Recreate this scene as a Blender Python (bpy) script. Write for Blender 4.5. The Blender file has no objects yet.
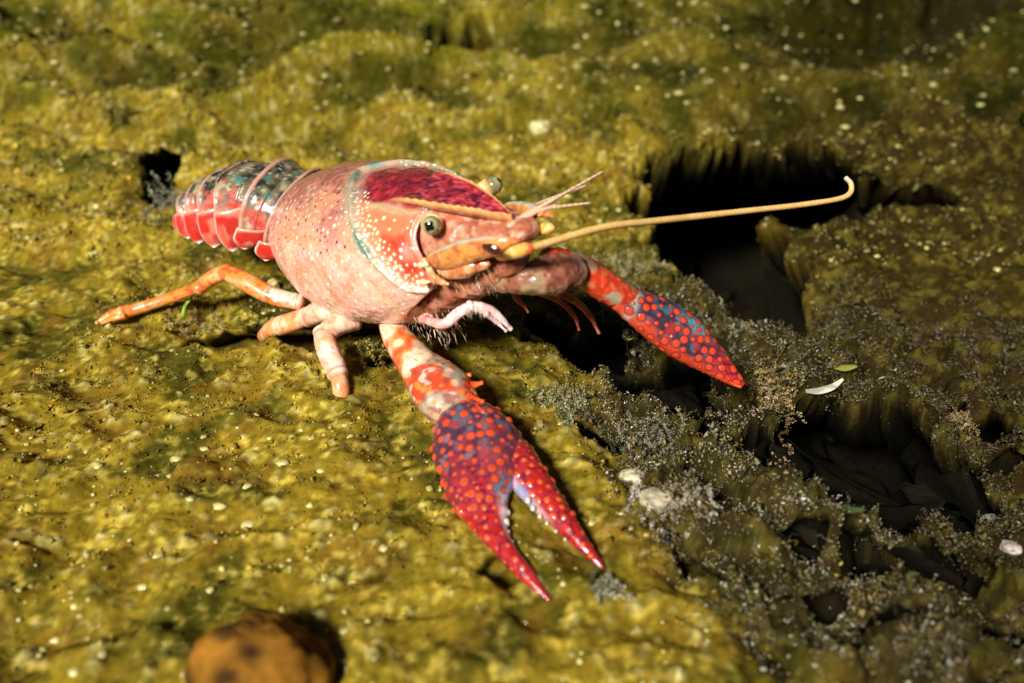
import bpy, math
import numpy as np
from mathutils import Vector

# ------------------------------------------------------------------ camera, world, sun
S = 0.01                                   # code works in centimetres, the scene is in metres
sc = bpy.context.scene
COL = sc.collection
CAM = np.array([0.0, -14.7, 8.5]); PITCH = math.radians(30); FPX = 887.0
cam = bpy.data.cameras.new('camera'); cam_o = bpy.data.objects.new('camera', cam); COL.objects.link(cam_o)
cam_o.location = tuple(CAM * S); cam_o.rotation_euler = (math.pi / 2 - PITCH, 0, 0)
cam.sensor_width = 36; cam.lens = FPX / 1024 * 36
cam.clip_start = 0.005; cam.clip_end = 20
cam.dof.use_dof = True; cam.dof.focus_distance = 0.148; cam.dof.aperture_fstop = 15
sc.camera = cam_o

SUN_DIR = Vector((-0.38, -0.66, 0.60)).normalized()        # from the scene towards the light
world = bpy.data.worlds.new('World'); sc.world = world; world.use_nodes = True
wn = world.node_tree.nodes; wl = world.node_tree.links
bg = wn['Background']; sky = wn.new('ShaderNodeTexSky'); sky.sky_type = 'NISHITA'; sky.sun_disc = False
sky.sun_elevation = math.asin(SUN_DIR.z); sky.sun_rotation = math.atan2(SUN_DIR.x, SUN_DIR.y)
wl.new(sky.outputs['Color'], bg.inputs['Color']); bg.inputs['Strength'].default_value = 0.012
sun = bpy.data.lights.new('sun', 'SUN'); sun.energy = 5.0; sun.angle = math.radians(12); sun.color = (1, .97, .90)
sun_o = bpy.data.objects.new('sun', sun); COL.objects.link(sun_o)
sun_o.rotation_euler = SUN_DIR.to_track_quat('Z', 'Y').to_euler(); sun_o.location = tuple(SUN_DIR * 2)
vs = sc.view_settings; vs.view_transform = 'Standard'; vs.look = 'None'; vs.exposure = 0.55; vs.gamma = 1

# ------------------------------------------------------------------ maths helpers (pure numpy)
#@@BEGIN
rng = np.random.default_rng(7)
A = lambda *v: np.array(v, dtype=float)
Fv = A(0, math.cos(PITCH), -math.sin(PITCH)); Uv = A(0, math.sin(PITCH), math.cos(PITCH)); Rv = A(1, 0, 0)

def ray(px, py): return Fv + Rv * (px - 512) / FPX + Uv * (341.5 - py) / FPX
def on_z(px, py, z):                       # the point of height z seen at a pixel: real 3-D places read off the photo
    d = ray(px, py); return CAM + d * (z - CAM[2]) / d[2]
def at_depth(px, py, t): return CAM + ray(px, py) * t

def rot(y, p, r):
    cy, sy, cp, sp, cr, sr = np.cos(y), np.sin(y), np.cos(p), np.sin(p), np.cos(r), np.sin(r)
    return A([cy, -sy, 0], [sy, cy, 0], [0, 0, 1]) @ A([cp, 0, sp], [0, 1, 0], [-sp, 0, cp]) @ A([1, 0, 0], [0, cr, -sr], [0, sr, cr])
BM = rot(-0.817, -0.193, 0.2155); BT = A(-1.604, -0.802, 1.418); BS = 1.02
def body(P): return BS * (np.asarray(P, float) @ BM.T) + BT          # body frame -> world (cm)

def smooth(a, b, x):
    t = np.clip((x - a) / (b - a), 0, 1); return t * t * (3 - 2 * t)
def mix(c, target, m):
    m = np.clip(np.asarray(m), 0, 1)[..., None]; return c * (1 - m) + np.asarray(target) * m

def _hash(ix, iy, iz, seed):
    h = (ix.astype(np.int64) * 374761393 + iy.astype(np.int64) * 668265263 + iz.astype(np.int64) * 2147483647 + seed * 974634777) & 0xffffffff
    h = ((h ^ (h >> 13)) * 1274126177) & 0xffffffff
    h = ((h ^ (h >> 16)) * 2246822519) & 0xffffffff
    return ((h ^ (h >> 15)) & 0xffffff) / float(0xffffff)
def noise2(x, y, seed=0):
    ix = np.floor(x); iy = np.floor(y); fx = x - ix; fy = y - iy
    ux = fx * fx * fx * (fx * (fx * 6 - 15) + 10); uy = fy * fy * fy * (fy * (fy * 6 - 15) + 10)
    z = np.zeros_like(ix)
    def g(dx, dy):
        a = _hash(ix + dx, iy + dy, z, seed) * 6.28318
        return np.cos(a) * (fx - dx) + np.sin(a) * (fy - dy)
    return 1.5 * ((g(0, 0) * (1 - ux) + g(1, 0) * ux) * (1 - uy) + (g(0, 1) * (1 - ux) + g(1, 1) * ux) * uy)
def noise3(P, seed=0):
    x, y, z = P[..., 0], P[..., 1], P[..., 2]
    i = [np.floor(a) for a in (x, y, z)]; f = [a - b for a, b in zip((x, y, z), i)]; u = [a * a * (3 - 2 * a) for a in f]
    r = 0
    for dx in (0, 1):
        for dy in (0, 1):
            for dz in (0, 1):
                w = (u[0] if dx else 1 - u[0]) * (u[1] if dy else 1 - u[1]) * (u[2] if dz else 1 - u[2])
                r = r + w * _hash(i[0] + dx, i[1] + dy, i[2] + dz, seed)
    return r * 2 - 1
def fbm2(x, y, seed, octv=4, gain=.5):
    r = 0; a = 1
    for k in range(octv):
        r = r + a * noise2(x * 2.03 ** k + k * 7.3, y * 2.03 ** k - k * 3.1, seed + k); a *= gain
    return r
def worley2(x, y, seed):
    ix = np.floor(x); iy = np.floor(y); best = np.full(x.shape, 9.); second = np.full(x.shape, 9.); cid = np.zeros(x.shape); z = np.zeros_like(ix)
    for dx in (-1, 0, 1):
        for dy in (-1, 0, 1):
            hx = _hash(ix + dx, iy + dy, z, seed); hy = _hash(ix + dx, iy + dy, z + 1, seed)
            d = np.hypot(ix + dx + hx - x, iy + dy + hy - y); c = d < best
            second = np.where(c, best, np.minimum(second, d)); cid = np.where(c, _hash(ix + dx, iy + dy, z + 2, seed), cid); best = np.where(c, d, best)
    return best, second, cid

def catmull(P, n):
    P = np.asarray(P, float); m = len(P)
    if P.ndim == 1: P = P[:, None]
    s = np.linspace(0, m - 1, n); k = np.minimum(s.astype(int), m - 2); t = (s - k)[:, None]
    E = np.vstack([2 * P[0] - P[1], P, 2 * P[-1] - P[-2]])
    p0, p1, p2, p3 = E[k], E[k + 1], E[k + 2], E[k + 3]
    return .5 * (2 * p1 + (p2 - p0) * t + (2 * p0 - 5 * p1 + 4 * p2 - p3) * t ** 2 + (3 * p1 - p0 - 3 * p2 + p3) * t ** 3)

def unit(v): return v / np.maximum(np.linalg.norm(v, axis=-1, keepdims=True), 1e-9)

class Grid:
    """a sheet or tube of vertices: V[n, m, 3]; closed round m when wrap"""
    def __init__(s, V, wrap=True, flip=False):
        s.V = V; s.wrap = wrap; s.flip = flip; s.C = np.ones(V.shape[:2] + (3,)) * .5
    @property
    def N(s):
        du = np.gradient(s.V, axis=0)
        dv = (np.roll(s.V, -1, 1) - np.roll(s.V, 1, 1)) if s.wrap else np.gradient(s.V, axis=1)
        n = unit(np.cross(du, dv)); return -n if s.flip else n
    def push(s, d): s.V = s.V + s.N * d[..., None]; return s
    def bumps(s, centres, radius, height, colour=None, rim=None, soft=.5):
        """raised tubercles at the given places; colour goes with the tubercle"""
        V = s.V.reshape(-1, 3); d = np.zeros(len(V)); cm = np.zeros(len(V)); r_ = np.broadcast_to(radius, (len(centres),)); h_ = np.broadcast_to(height, (len(centres),))
        rm = np.zeros(len(V))
        for c, r, h in zip(centres, r_, h_):
            q = np.linalg.norm(V - c, axis=1) / r
            m = q < 1.7
            d[m] = np.maximum(d[m], h * np.clip(1 - q[m] ** 2, 0, 1) ** .7)
            cm[m] = np.maximum(cm[m], 1 - smooth(.60, 1.15, q[m])); rm[m] = np.maximum(rm[m], 1 - smooth(1.1, 1.5, q[m]))
        s.push(d.reshape(s.V.shape[:2]))
        if rim is not None: s.C = mix(s.C, rim, .8 * rm.reshape(s.V.shape[:2]))
        if colour is not None: s.C = mix(s.C, colour, cm.reshape(s.V.shape[:2]))
        return s
    def pick(s, n, gap, mask=None, seed=1):
        V = s.V.reshape(-1, 3); r = np.random.default_rng(seed); idx = np.arange(len(V))
        if mask is not None: idx = idx[mask.reshape(-1)]
        r.shuffle(idx); out = []
        for i in idx[:6000]:
            p = V[i]
            if all(((p - q) ** 2).sum() > gap * gap for q in out): out.append(p)
            if len(out) >= n: break
        return np.array(out) if out else np.zeros((0, 3))
    def data(s):
        n, m = s.V.shape[:2]; mm = m if s.wrap else m - 1
        i, j = np.meshgrid(np.arange(n - 1), np.arange(mm), indexing='ij'); j2 = (j + 1) % m
        F = np.stack([i * m + j, (i + 1) * m + j, (i + 1) * m + j2, i * m + j2], -1).reshape(-1, 4)
        if s.flip: F = F[:, ::-1]
        return s.V.reshape(-1, 3), F, s.C.reshape(-1, 3)

def sweep(pts, hw, hh, up=(0, 0, 1), ns=60, nr=40, exp=1.0, cap0=.6, cap1=.6, flat=0.0):
    """tapering limb along a path with elliptical sections and rounded ends"""
    P = catmull(pts, ns); W = catmull(hw, ns)[:, 0]; H = catmull(hh, ns)[:, 0]
    W = np.maximum(W, .004); H = np.maximum(H, .004)
    up = np.asarray(up, float)
    UP = np.tile(up, (ns, 1)) if up.ndim == 1 else catmull(up, ns)
    T = unit(np.gradient(P, axis=0)); nc = 7
    def capend(p, t, w, h, upv, k, c):
        a = np.linspace(0, math.pi / 2, nc)[1:]; r = (w + h) / 2
        return [(p + t * (k * r * c * math.sin(x)), w * max(math.cos(x), .002), h * max(math.cos(x), .002), t * k, upv) for x in a]
    rows = [(P[i], W[i], H[i], T[i], UP[i]) for i in range(ns)]
    a = capend(P[0], T[0], W[0], H[0], UP[0], -1, cap0); b = capend(P[-1], T[-1], W[-1], H[-1], UP[-1], 1, cap1)
    a = [(p, w, h, -t, u) for p, w, h, t, u in a]
    rows = a[::-1] + rows + b
    P = np.array([r[0] for r in rows]); W = np.array([r[1] for r in rows]); H = np.array([r[2] for r in rows]); T = np.array([r[3] for r in rows]); UP = np.array([r[4] for r in rows])
    side = unit(np.cross(T, UP)); u2 = unit(np.cross(side, T))
    th = np.linspace(0, 2 * math.pi, nr, endpoint=False)
    c = np.cos(th); s_ = np.sin(th); c = np.sign(c) * np.abs(c) ** exp; s_ = np.sign(s_) * np.abs(s_) ** exp
    V = P[:, None] + side[:, None] * (W[:, None] * c)[..., None] + u2[:, None] * (H[:, None] * s_)[..., None]
    g = Grid(V); g.T = T; g.side = side; g.up = u2; g.th = th; g.s = np.clip((np.arange(len(rows)) - nc + 1) / (ns - 1), 0, 1)
    return g

def pathpx(rows, hr=.6):
    """rows of (px, py, z, half width in px[, height ratio]) -> centre line, half widths, half heights in cm"""
    P, W, H = [], [], []
    for r in rows:
        p = on_z(r[0], r[1], r[2]); t = (p - CAM) @ Fv; w = r[3] * t / FPX
        P.append(p); W.append(w); H.append(w * (r[4] if len(r) > 4 else hr))
    return np.array(P), W, H

# ------------------------------------------------------------------ the carapace, in the body frame
CX = [-2.75, -2.3, -1.6, -.8, 0, .7, 1.3, 1.8, 2.2]
CT = [1.85, 2.06, 2.22, 2.28, 2.28, 2.24, 2.14, 2.02, 1.95]
CB = [.35, .0, -.22, -.3, -.26, -.12, .14, .42, .7]
CW = [.98, 1.18, 1.36, 1.42, 1.38, 1.26, 1.08, .88, .62]
def prof(x, Y): return np.interp(x, CX, Y)
_cx = np.linspace(CX[0], CX[-1], 60); _ct = catmull(np.array([CT, CB, CW]).T, 60)
_xs = catmull(CX, 60)[:, 0]
def carapace_at(x, ph):
    zt = np.interp(x, _xs, _ct[:, 0]); zb = np.interp(x, _xs, _ct[:, 1]); w = np.interp(x, _xs, _ct[:, 2])
    zc = zb + (zt - zb) * .46
    c = np.cos(ph); s = np.sin(ph)
    z = zc + np.where(c > 0, (zt - zc) * np.abs(c) ** .92, -(zc - zb) * np.abs(c) ** .85 * 1.0)
    y = -w * np.sign(s) * np.abs(s) ** .9
    return np.stack([x, y, z], -1)
def carapace_grid(n=300, m=300):
    ph = np.linspace(-2.35, 2.35, m)         # + is the animal's right side
    a = np.abs(ph)
    xr = -2.55 + .18 * np.cos(a * 1.0) + 1.25 * smooth(1.3, 2.35, a) ** 1.3 - .18 * smooth(.3, 1.4, a)
    xf = 1.7 + .2 * smooth(.7, 1.6, a) - 1.0 * smooth(1.75, 2.35, a)
    s = np.linspace(0, 1, n)[:, None]
    X = xr[None] + (xf - xr)[None] * s; PH = np.tile(ph, (n, 1))
    g = Grid(carapace_at(X, PH), wrap=False, flip=False); g.X = X; g.PH = PH; g.s = np.tile(s, (1, m)); g.edge = np.minimum(g.s * (xf - xr)[None], (1 - g.s) * (xf - xr)[None])
    return g
#@@END

# ------------------------------------------------------------------ blender helpers
def mk_mesh(name, V, F, C=None, sm=True):
    me = bpy.data.meshes.new(name); V = np.asarray(V, np.float32) * S
    F = np.asarray(F, np.int32); k = F.shape[1]
    me.vertices.add(len(V)); me.vertices.foreach_set('co', V.ravel())
    me.loops.add(F.size); me.loops.foreach_set('vertex_index', F.ravel())
    me.polygons.add(len(F)); me.polygons.foreach_set('loop_start', np.arange(0, F.size, k, dtype=np.int32))
    me.polygons.foreach_set('use_smooth', np.full(len(F), sm))
    me.update(calc_edges=True)
    if C is not None:
        a = me.color_attributes.new('Col', 'FLOAT_COLOR', 'POINT')
        a.data.foreach_set('color', np.concatenate([np.clip(C, 0, 1), np.ones((len(C), 1))], 1).astype(np.float32).ravel())
    return me
def empty(name, p, parent=None):
    o = bpy.data.objects.new(name, None); COL.objects.link(o); o.location = tuple(np.asarray(p) * S); o.empty_display_size = .005
    if parent: o.parent = parent
    return o
def obj(name, V, F, C, mat, parent=None, origin=None, sm=True):
    """world-space vertices (cm) -> one mesh object whose origin sits at `origin`"""
    V = np.asarray(V, float)
    o0 = V.mean(0) if origin is None else np.asarray(origin, float)
    o = bpy.data.objects.new(name, mk_mesh(name, V - o0, F, C, sm)); COL.objects.link(o)
    o.data.materials.append(mat)
    w0 = parent['_w'] if parent is not None else (0, 0, 0)
    o['_w'] = [float(a) for a in o0]; o.location = tuple((o0 - np.asarray(w0)) * S)
    if parent is not None: o.parent = parent
    return o
def gobj(name, g, mat, parent=None, origin=None):
    V, F, C = g.data(); return obj(name, V, F, C, mat, parent, origin)
def root(name, p):
    o = empty(name, p); o['_w'] = [float(a) for a in p]; return o
def tag(o, label, cat, group=None):
    o['label'] = label; o['category'] = cat
    if group: o['group'] = group
    return o

def mat(name, rough=.5, coat=0., sss=0., bump=.0, bscale=300., var=.25, vscale=400., spec=.5, flatcol=None, vdark=None):
    m = bpy.data.materials.new(name); m.use_nodes = True; n = m.node_tree.nodes; l = m.node_tree.links
    b = n['Principled BSDF']; b.inputs['Roughness'].default_value = rough; b.inputs['Specular IOR Level'].default_value = spec
    b.inputs['Coat Weight'].default_value = coat; b.inputs['Coat Roughness'].default_value = .08
    if sss: b.inputs['Subsurface Weight'].default_value = sss; b.inputs['Subsurface Radius'].default_value = (.002, .0006, .0004); b.inputs['Subsurface Scale'].default_value = .5
    tc = n.new('ShaderNodeTexCoord')
    if flatcol is None:
        a = n.new('ShaderNodeAttribute'); a.attribute_name = 'Col'; src = a.outputs['Color']
    else:
        r = n.new('ShaderNodeRGB'); r.outputs[0].default_value = (*flatcol, 1); src = r.outputs[0]
    nz = n.new('ShaderNodeTexNoise'); nz.inputs['Scale'].default_value = vscale; nz.inputs['Detail'].default_value = 5; nz.inputs['Roughness'].default_value = .65
    l.new(tc.outputs['Object'], nz.inputs['Vector'])
    mr = n.new('ShaderNodeMapRange'); mr.inputs['From Min'].default_value = .3; mr.inputs['From Max'].default_value = .7
    mr.inputs['To Min'].default_value = 1 - var; mr.inputs['To Max'].default_value = 1 + var; l.new(nz.outputs['Fac'], mr.inputs['Value'])
    mx = n.new('ShaderNodeVectorMath'); mx.operation = 'SCALE'; l.new(src, mx.inputs[0]); l.new(mr.outputs[0], mx.inputs['Scale'])
    l.new(mx.outputs[0], b.inputs['Base Color'])
    if bump:
        n2 = n.new('ShaderNodeTexNoise'); n2.inputs['Scale'].default_value = bscale; n2.inputs['Detail'].default_value = 4
        l.new(tc.outputs['Object'], n2.inputs['Vector'])
        bp = n.new('ShaderNodeBump'); bp.inputs['Strength'].default_value = bump; bp.inputs['Distance'].default_value = .0004
        l.new(n2.outputs['Fac'], bp.inputs['Height']); l.new(bp.outputs[0], b.inputs['Normal'])
    return m
M_ground = mat('algae_mat', rough=.9, bump=.5, bscale=900, var=.4, vscale=600, spec=.03)
M_flake = mat('algae_flakes', rough=.6, var=.2, spec=.18)
M_shell = mat('carapace_shell', rough=.30, coat=.8, sss=.15, bump=.15, bscale=900, var=.10, vscale=500)
M_claw = mat('claw_shell', rough=.28, coat=.6, sss=.04, bump=.3, bscale=1100, var=.22, vscale=700)
M_leg = mat('leg_skin', rough=.35, coat=.3, sss=.2, bump=.2, bscale=900, var=.15)
M_eye = mat('eye_lens', rough=.12, coat=1.0, var=.1, vscale=2500)
M_stone = mat('wet_stone', rough=.45, bump=.8, bscale=500, var=.35, vscale=260)
M_rough = mat('algae_stone', rough=.85, bump=1., bscale=400, var=.55, vscale=200, spec=.1)
M_bubble = mat('pale_bubble', rough=.25, coat=.3, sss=.3, var=.2)
M_white = mat('pale_shell', rough=.3, coat=.4, var=.15)
def glass(name, ior=1.1):
    m = bpy.data.materials.new(name); m.use_nodes = True; b = m.node_tree.nodes['Principled BSDF']
    b.inputs['Transmission Weight'].default_value = 1; b.inputs['Roughness'].default_value = .02; b.inputs['IOR'].default_value = ior; b.inputs['Base Color'].default_value = (1, .95, .95, 1)
    return m
M_gas = glass('gas_bubble_glass', 1.33)

# ------------------------------------------------------------------ the river bed: one displaced sheet
#@@BEGIN
def gz(px, py): return on_z(px, py, 0.)[:2]
# hollows: (centre px, py, radius x, radius y, depth, turn)
HOLES = []
FARH = ((-1.6, 15.5, 1.9, .7, .6), (-4.0, 15.0, 1.0, .5, .4), (16.5, 18.5, 2.2, 1.0, .7), (13.6, 11.5, 1.6, 1.0, .6), (-13.5, 14.0, 2.4, .5, .4))
def hole(px, py, rx, ry, d, a=0., p=2.2): c = gz(px, py); HOLES.append((c[0], c[1], rx, ry, d, math.radians(a), p))
hole(718, 236, 1.5, 4.1, 6.5, 10); hole(758, 192, 2.9, 1.9, 6.0, 0); hole(905, 195, 1.6, .75, 4.0, 5)
hole(866, 452, 1.45, 1.3, 5.2, 0); hole(920, 478, .8, .45, 2.4); hole(820, 485, .5, .3, 1.6)
hole(655, 372, 1.75, .75, 3.2, -28); hole(585, 335, 1.1, .6, 1.5, -10); hole(600, 440, .38, .25, 1.5, -30)
hole(545, 345, .5, .3, .7); hole(708, 430, .35, .25, .8); hole(172, 190, .5, 1.5, 1.3, 0); hole(330, 345, 1.6, .5, .5, 0)
hole(235, 350, .7, .35, .5); hole(500, 575, .35, .3, .22); hole(385, 372, .35, .2, .4); hole(770, 440, .5, .4, .9); hole(1000, 400, 1.1, .4, 2.4, 10)
hole(955, 560, .5, .35, 1.0); hole(1010, 620, .4, .3, .9); hole(820, 590, .4, .25, .7); hole(740, 520, .35, .22, 1.2); hole(930, 560, .4, .3, 1.6); hole(880, 545, .5, .3, 1.7); hole(975, 470, .5, .3, 1.8); hole(690, 560, .3, .15, .4); hole(800, 535, .35, .2, .6); hole(1010, 440, .5, .3, .8)
for hx_, hy_, hrx, hry, hd_ in FARH: HOLES.append((hx_, hy_, hrx, hry, hd_, 0., 2))
hole(890, 620, .35, .25, .7)

def rubble(x, y):
    """1 on the broken ground right of and between the claws"""
    e = .8 * noise2(x * .45, y * .45, 91)
    a = smooth(.3, 1.6, x + e - .25 * np.maximum(0, -y - 2.2) ** 1.35)
    return a * (1 - smooth(2.2, 5.5, y + .2 * x + e)) 
def terrain(x, y, full=True):
    x = np.asarray(x, float); y = np.asarray(y, float)
    wx = x + .5 * noise2(x * .35, y * .35, 3); wy = y + .5 * noise2(x * .35, y * .35, 4)
    R = rubble(x, y)
    far = smooth(9.5, 14, y)
    flat_ = np.exp(-((x + 1.2) / 3.6) ** 2 - ((y + 2.6) / 3.4) ** 2) + np.exp(-((x + 6) / 2.5) ** 2 - (y / 2.0) ** 2); flat_ = np.clip(flat_ * 1.5, 0, 1)
    z = (1 - flat_) * (.34 * noise2(wx * .16, wy * .16, 11) + .24 * noise2(wx * .4, wy * .5, 12)) + flat_ * .14
    # rise of ground beyond the ledge, with its groove, and the folds running across the slope
    yy = y - 10.6 - .7 * noise2(x * .12, x * 0 + 3, 5) - .05 * x
    ledge = .75 * np.exp(-((yy + .9) / 1.1) ** 2) * smooth(-6, 3, x) + .35 * np.exp(-((yy + .9) / 1.3) ** 2)
    z = z + ledge - .9 * np.exp(-((yy - .9) / .8) ** 2) + .43 * np.maximum(0, yy - .6)
    fold = noise2(wx * .10 + .3, wy * .42, 21)
    z = z + far * (1.25 * (1 - np.abs(fold) * 2.2) + .6 * noise2(wx * .22, wy * .3, 22) + .22 * noise2(wx * .8, wy * 1.1, 24))
    left = smooth(-2, -9, x) * smooth(1, 5, y)
    z = z + left * (.60 * noise2(wx * .22, wy * .7, 23) + .30 * noise2(wx * .5, wy * 1.3, 25) + .5 * smooth(2, 9, y))
    # right-hand block beyond the hollows keeps a rough inclined face
    z = z + .6 * smooth(7, 12, x) * smooth(-1, 3, y) * (1 - far)
    # medium and small lumps
    amp = 1 - .3 * far
    med = fbm2(wx * .9, wy * .9, 31, 3)
    z = z + amp * (.07 * med + .15 * (1 - 2 * np.abs(noise2(wx * .6, wy * .9, 34)))) + .16 * noise2(wx * .9, wy * 1.2, 36) * smooth(-.2, .3, noise2(x * .25, y * .3, 37))
    b1, s1, c1 = worley2(x * 2.1 + .3 * med, y * 2.1, 41)
    z = z + .07 * (1 - smooth(0, .9, b1)) * smooth(.2, .8, c1) * amp
    ya = y + .9 * z; qx = x + .12 * med; b3, s3, c3 = worley2(qx * 1.7, ya * 1.6 + 9, 45); b4, s4, c4 = worley2(x * 3.9, ya * 3.6 + 3, 47)   # ya runs along the slope, so growth is not stretched on steep faces
    bead = smooth(.36, .0, b3 * (1 + .8 * (1 - c3))) * smooth(.45, .6, c3); bead2 = smooth(.36, .05, b4) * smooth(.5, .65, c4)
    z = z + (1 - R) * (.085 * bead + .035 * bead2)
    z = z + (1 - far) * (.016 * fbm2(x * 4.2, y * 4.2, 51, 3) + .005 * fbm2(x * 15, y * 15, 55, 2) * (1 - smooth(4, 8, y))) + far * .05 * noise2(x * 2.2, y * 2.2, 57)
    # broken rubble
    rb, rs, rc = worley2(x * 1.5 + .5 * med, y * 1.8, 61)
    rb2, rs2, rc2 = worley2(x * 4.3 + .4 * med, y * 4.6, 63)
    chunk = (rs - rb)
    z = z + R * (.10 * (rc - .5) * smooth(.0, .6, chunk) - .08 * (1 - smooth(.0, .4, chunk)) + .16 * fbm2(wx * 1.7, wy * 1.7, 67, 4, .6) + .07 * fbm2(x * 6, y * 6, 66, 4, .6))
    z = z - .45 * R * smooth(.15, -.35, noise2(x * 1.1, y * 1.3, 65)) 
    # slope added on the right, tilted off the sun so the ground dims
    z = z - .10 * smooth(2, 12, x) * (x - 2) * (1 - smooth(6, 12, y)) 
    rk = smooth(3.5, 6, x + .3 * y) * smooth(-.5, 1.5, y) * (1 - far); z = z + rk * (.38 * noise2(wx * .8, wy * .8, 68) + .20 * noise2(x * 1.9, y * 1.9, 69) + .07 * noise2(x * 4.5, y * 4.5, 70))
    hd = np.zeros_like(z); hm = np.zeros_like(z); sx_ = np.zeros_like(z); sy_ = np.zeros_like(z); sw_ = np.zeros_like(z) + 1e-6
    wob = .30 * noise2(x * 1.1, y * 1.1, 71) + .16 * noise2(x * 3.1, y * 3.1, 72) + .06 * noise2(x * 7, y * 7, 73)
    for cx, cy, rx, ry, d, a, p in HOLES:
        dx = x - cx; dy = y - cy; u = (dx * math.cos(a) + dy * math.sin(a)) / rx; v = (-dx * math.sin(a) + dy * math.cos(a)) / ry
        q = np.sqrt(u * u + v * v) + wob * min(1.2, 1.1 / min(rx, ry) ** .5)
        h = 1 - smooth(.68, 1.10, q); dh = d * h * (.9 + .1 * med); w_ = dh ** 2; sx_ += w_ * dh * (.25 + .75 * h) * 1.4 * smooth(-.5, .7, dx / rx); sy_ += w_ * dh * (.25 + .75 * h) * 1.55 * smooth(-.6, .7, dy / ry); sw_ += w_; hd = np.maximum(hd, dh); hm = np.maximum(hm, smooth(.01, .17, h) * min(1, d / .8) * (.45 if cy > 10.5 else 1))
    dy_ = -.34 * (z * 0 + 4.0 - hd) * smooth(8.2, 9.6, y) * (1 - smooth(10.5, 13.5, y)) * smooth(2.5, 5.5, x) * (1 - smooth(13, 16, x)) * .8
    z = z - hd
    P = np.stack([x + sx_ / sw_, y + dy_ + sy_ / sw_, z], -1)         # the hollows run back under their rims
    if not full: return P
    # ---- colour of what grows or lies on the surface, with painted shade and falloff
    ya = y + .9 * z
    n1 = fbm2(x * .5, ya * .5, 81, 4); n2 = fbm2(x * 1.9, ya * 1.9, 83, 3); n3 = fbm2(x * 6, ya * 6, 85, 3)
    C = np.zeros(x.shape + (3,)) + A(.225, .150, .012)
    C = mix(C, A(.062, .058, .006), smooth(-.1, .5, n1 + .4 * n2) * .9)
    C = mix(C, A(.54, .36, .035), smooth(.05, .65, n2 + .15 * n3 - .4 * n1) * .8)
    C = mix(C, A(.17, .075, .010), smooth(.1, .7, fbm2(x * .8, y * .8, 87, 3)) * .5)
    C = mix(C, A(.045, .038, .004), smooth(.05, .6, -.7 * n3 + .8 * n2) * .6)
    C = mix(C, A(.085, .085, .004), far * (.45 + .3 * smooth(-.2, .4, n1)))
    C = mix(C, A(.20, .17, .02), far * smooth(.1, .6, n2 + .3 * n1) * .55)
    C = mix(C, A(.50, .40, .09), smooth(.25, .75, n3 + .5 * n2) * .35 * (1 - .5 * far))
    C = mix(C, A(.66, .58, .24), (bead * .7 + .45 * bead2) * smooth(-.6, .4, -n1 + n2 * .6) * (.7 + .5 * n3))
    C = C * (1 - .55 * far * smooth(.1, .6, np.abs(fold) * 1.6 + .3 * n1))[..., None]  # shade in the fold troughs painted into the colour
    C = C * (1 - far * (.0 + .50 * smooth(0, 14, x + 2 * n1)))[..., None]  # far slope dimmed to the right, light falloff put into colour
    G = np.zeros_like(C) + A(.024, .019, .006)
    G = mix(G, A(.10, .075, .025), smooth(.1, .5, n3 + .3 * n2) * .55)
    G = mix(G, A(.014, .011, .006), smooth(-.15, .35, -n2 + .3 * n1) * .92)
    G = mix(G, A(.09, .068, .008), smooth(.15, .6, n1 + n2 * .5) * .6)
    C = mix(C, G, R * .92)
    C = C * (1 - .14 * smooth(-3, 2, x) - .34 * smooth(1.5, 8, x + .6 * n1))[..., None]  # light falling off to the right, painted into the bed colour
    rr = smooth(3.6, 8, x + .8 * n1 - 1.2 * smooth(-2, -5, y)) * (1 - far)
    C = mix(C, mix(np.zeros_like(C) + A(.020, .013, .003), A(.075, .055, .008), smooth(.0, .5, n2 + .6 * n3)), rr * .9)                                     # brown silt on the right-hand rock, darkened further as painted light falloff
    C = C * A(.83, .85, .80)
    C = mix(C, A(.006, .005, .003), hm * .98)                                    # shade of the hollows painted in as near-black
    return P, C, R, hm

def axis(lo, mid0, mid1, hi, step, nlo, nhi, e=2.2):
    m = np.arange(mid0, mid1, step)
    a = np.linspace(0, 1, nlo + 1)[1:]; b = np.linspace(0, 1, nhi + 1)[1:]
    def ext(t, span, n): k = step * n; return k * t + (span - k) * t ** e
    return np.concatenate([(mid0 - ext(a, mid0 - lo, nlo))[::-1], m, m[-1] + ext(b, hi - m[-1], nhi)])
#@@END
def steps(*k):                                   # (from, to, step) runs joined into one axis
    return np.unique(np.round(np.concatenate([np.arange(a, b, st) for a, b, st in k]), 5))
gx = steps((-48, -20, 1.4), (-20, -10.5, .09), (-10.5, 9, .038), (9, 20, .10), (20, 48.1, 1.4))
gy = steps((-13, -8.3, .15), (-8.3, 6, .036), (6, 24, .07), (24, 46, .7))
X, Y = np.meshgrid(gx, gy, indexing='ij')
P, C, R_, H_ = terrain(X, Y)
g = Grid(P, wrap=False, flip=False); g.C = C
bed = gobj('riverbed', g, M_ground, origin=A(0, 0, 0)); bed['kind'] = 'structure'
del bed['_w']
print('bed', P.shape)

# ------------------------------------------------------------------ the crayfish
cray = root('crayfish', body((0, 0, -1.0)))
tag(cray, 'large red and pink crayfish with white-speckled carapace and two spotted claws reaching forward', 'crayfish')
PINK = A(.73, .32, .24); SALMON = A(.66, .30, .19); RED = A(.62, .035, .015); CRIM = A(.23, .013, .017); ROSE = A(.36, .12, .09)
CREAM = A(.85, .68, .45); TEAL = A(.03, .22, .18); DARKB = A(.02, .018, .02); ORANGE = A(.72, .20, .025); GREYG = A(.40, .38, .24)

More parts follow.
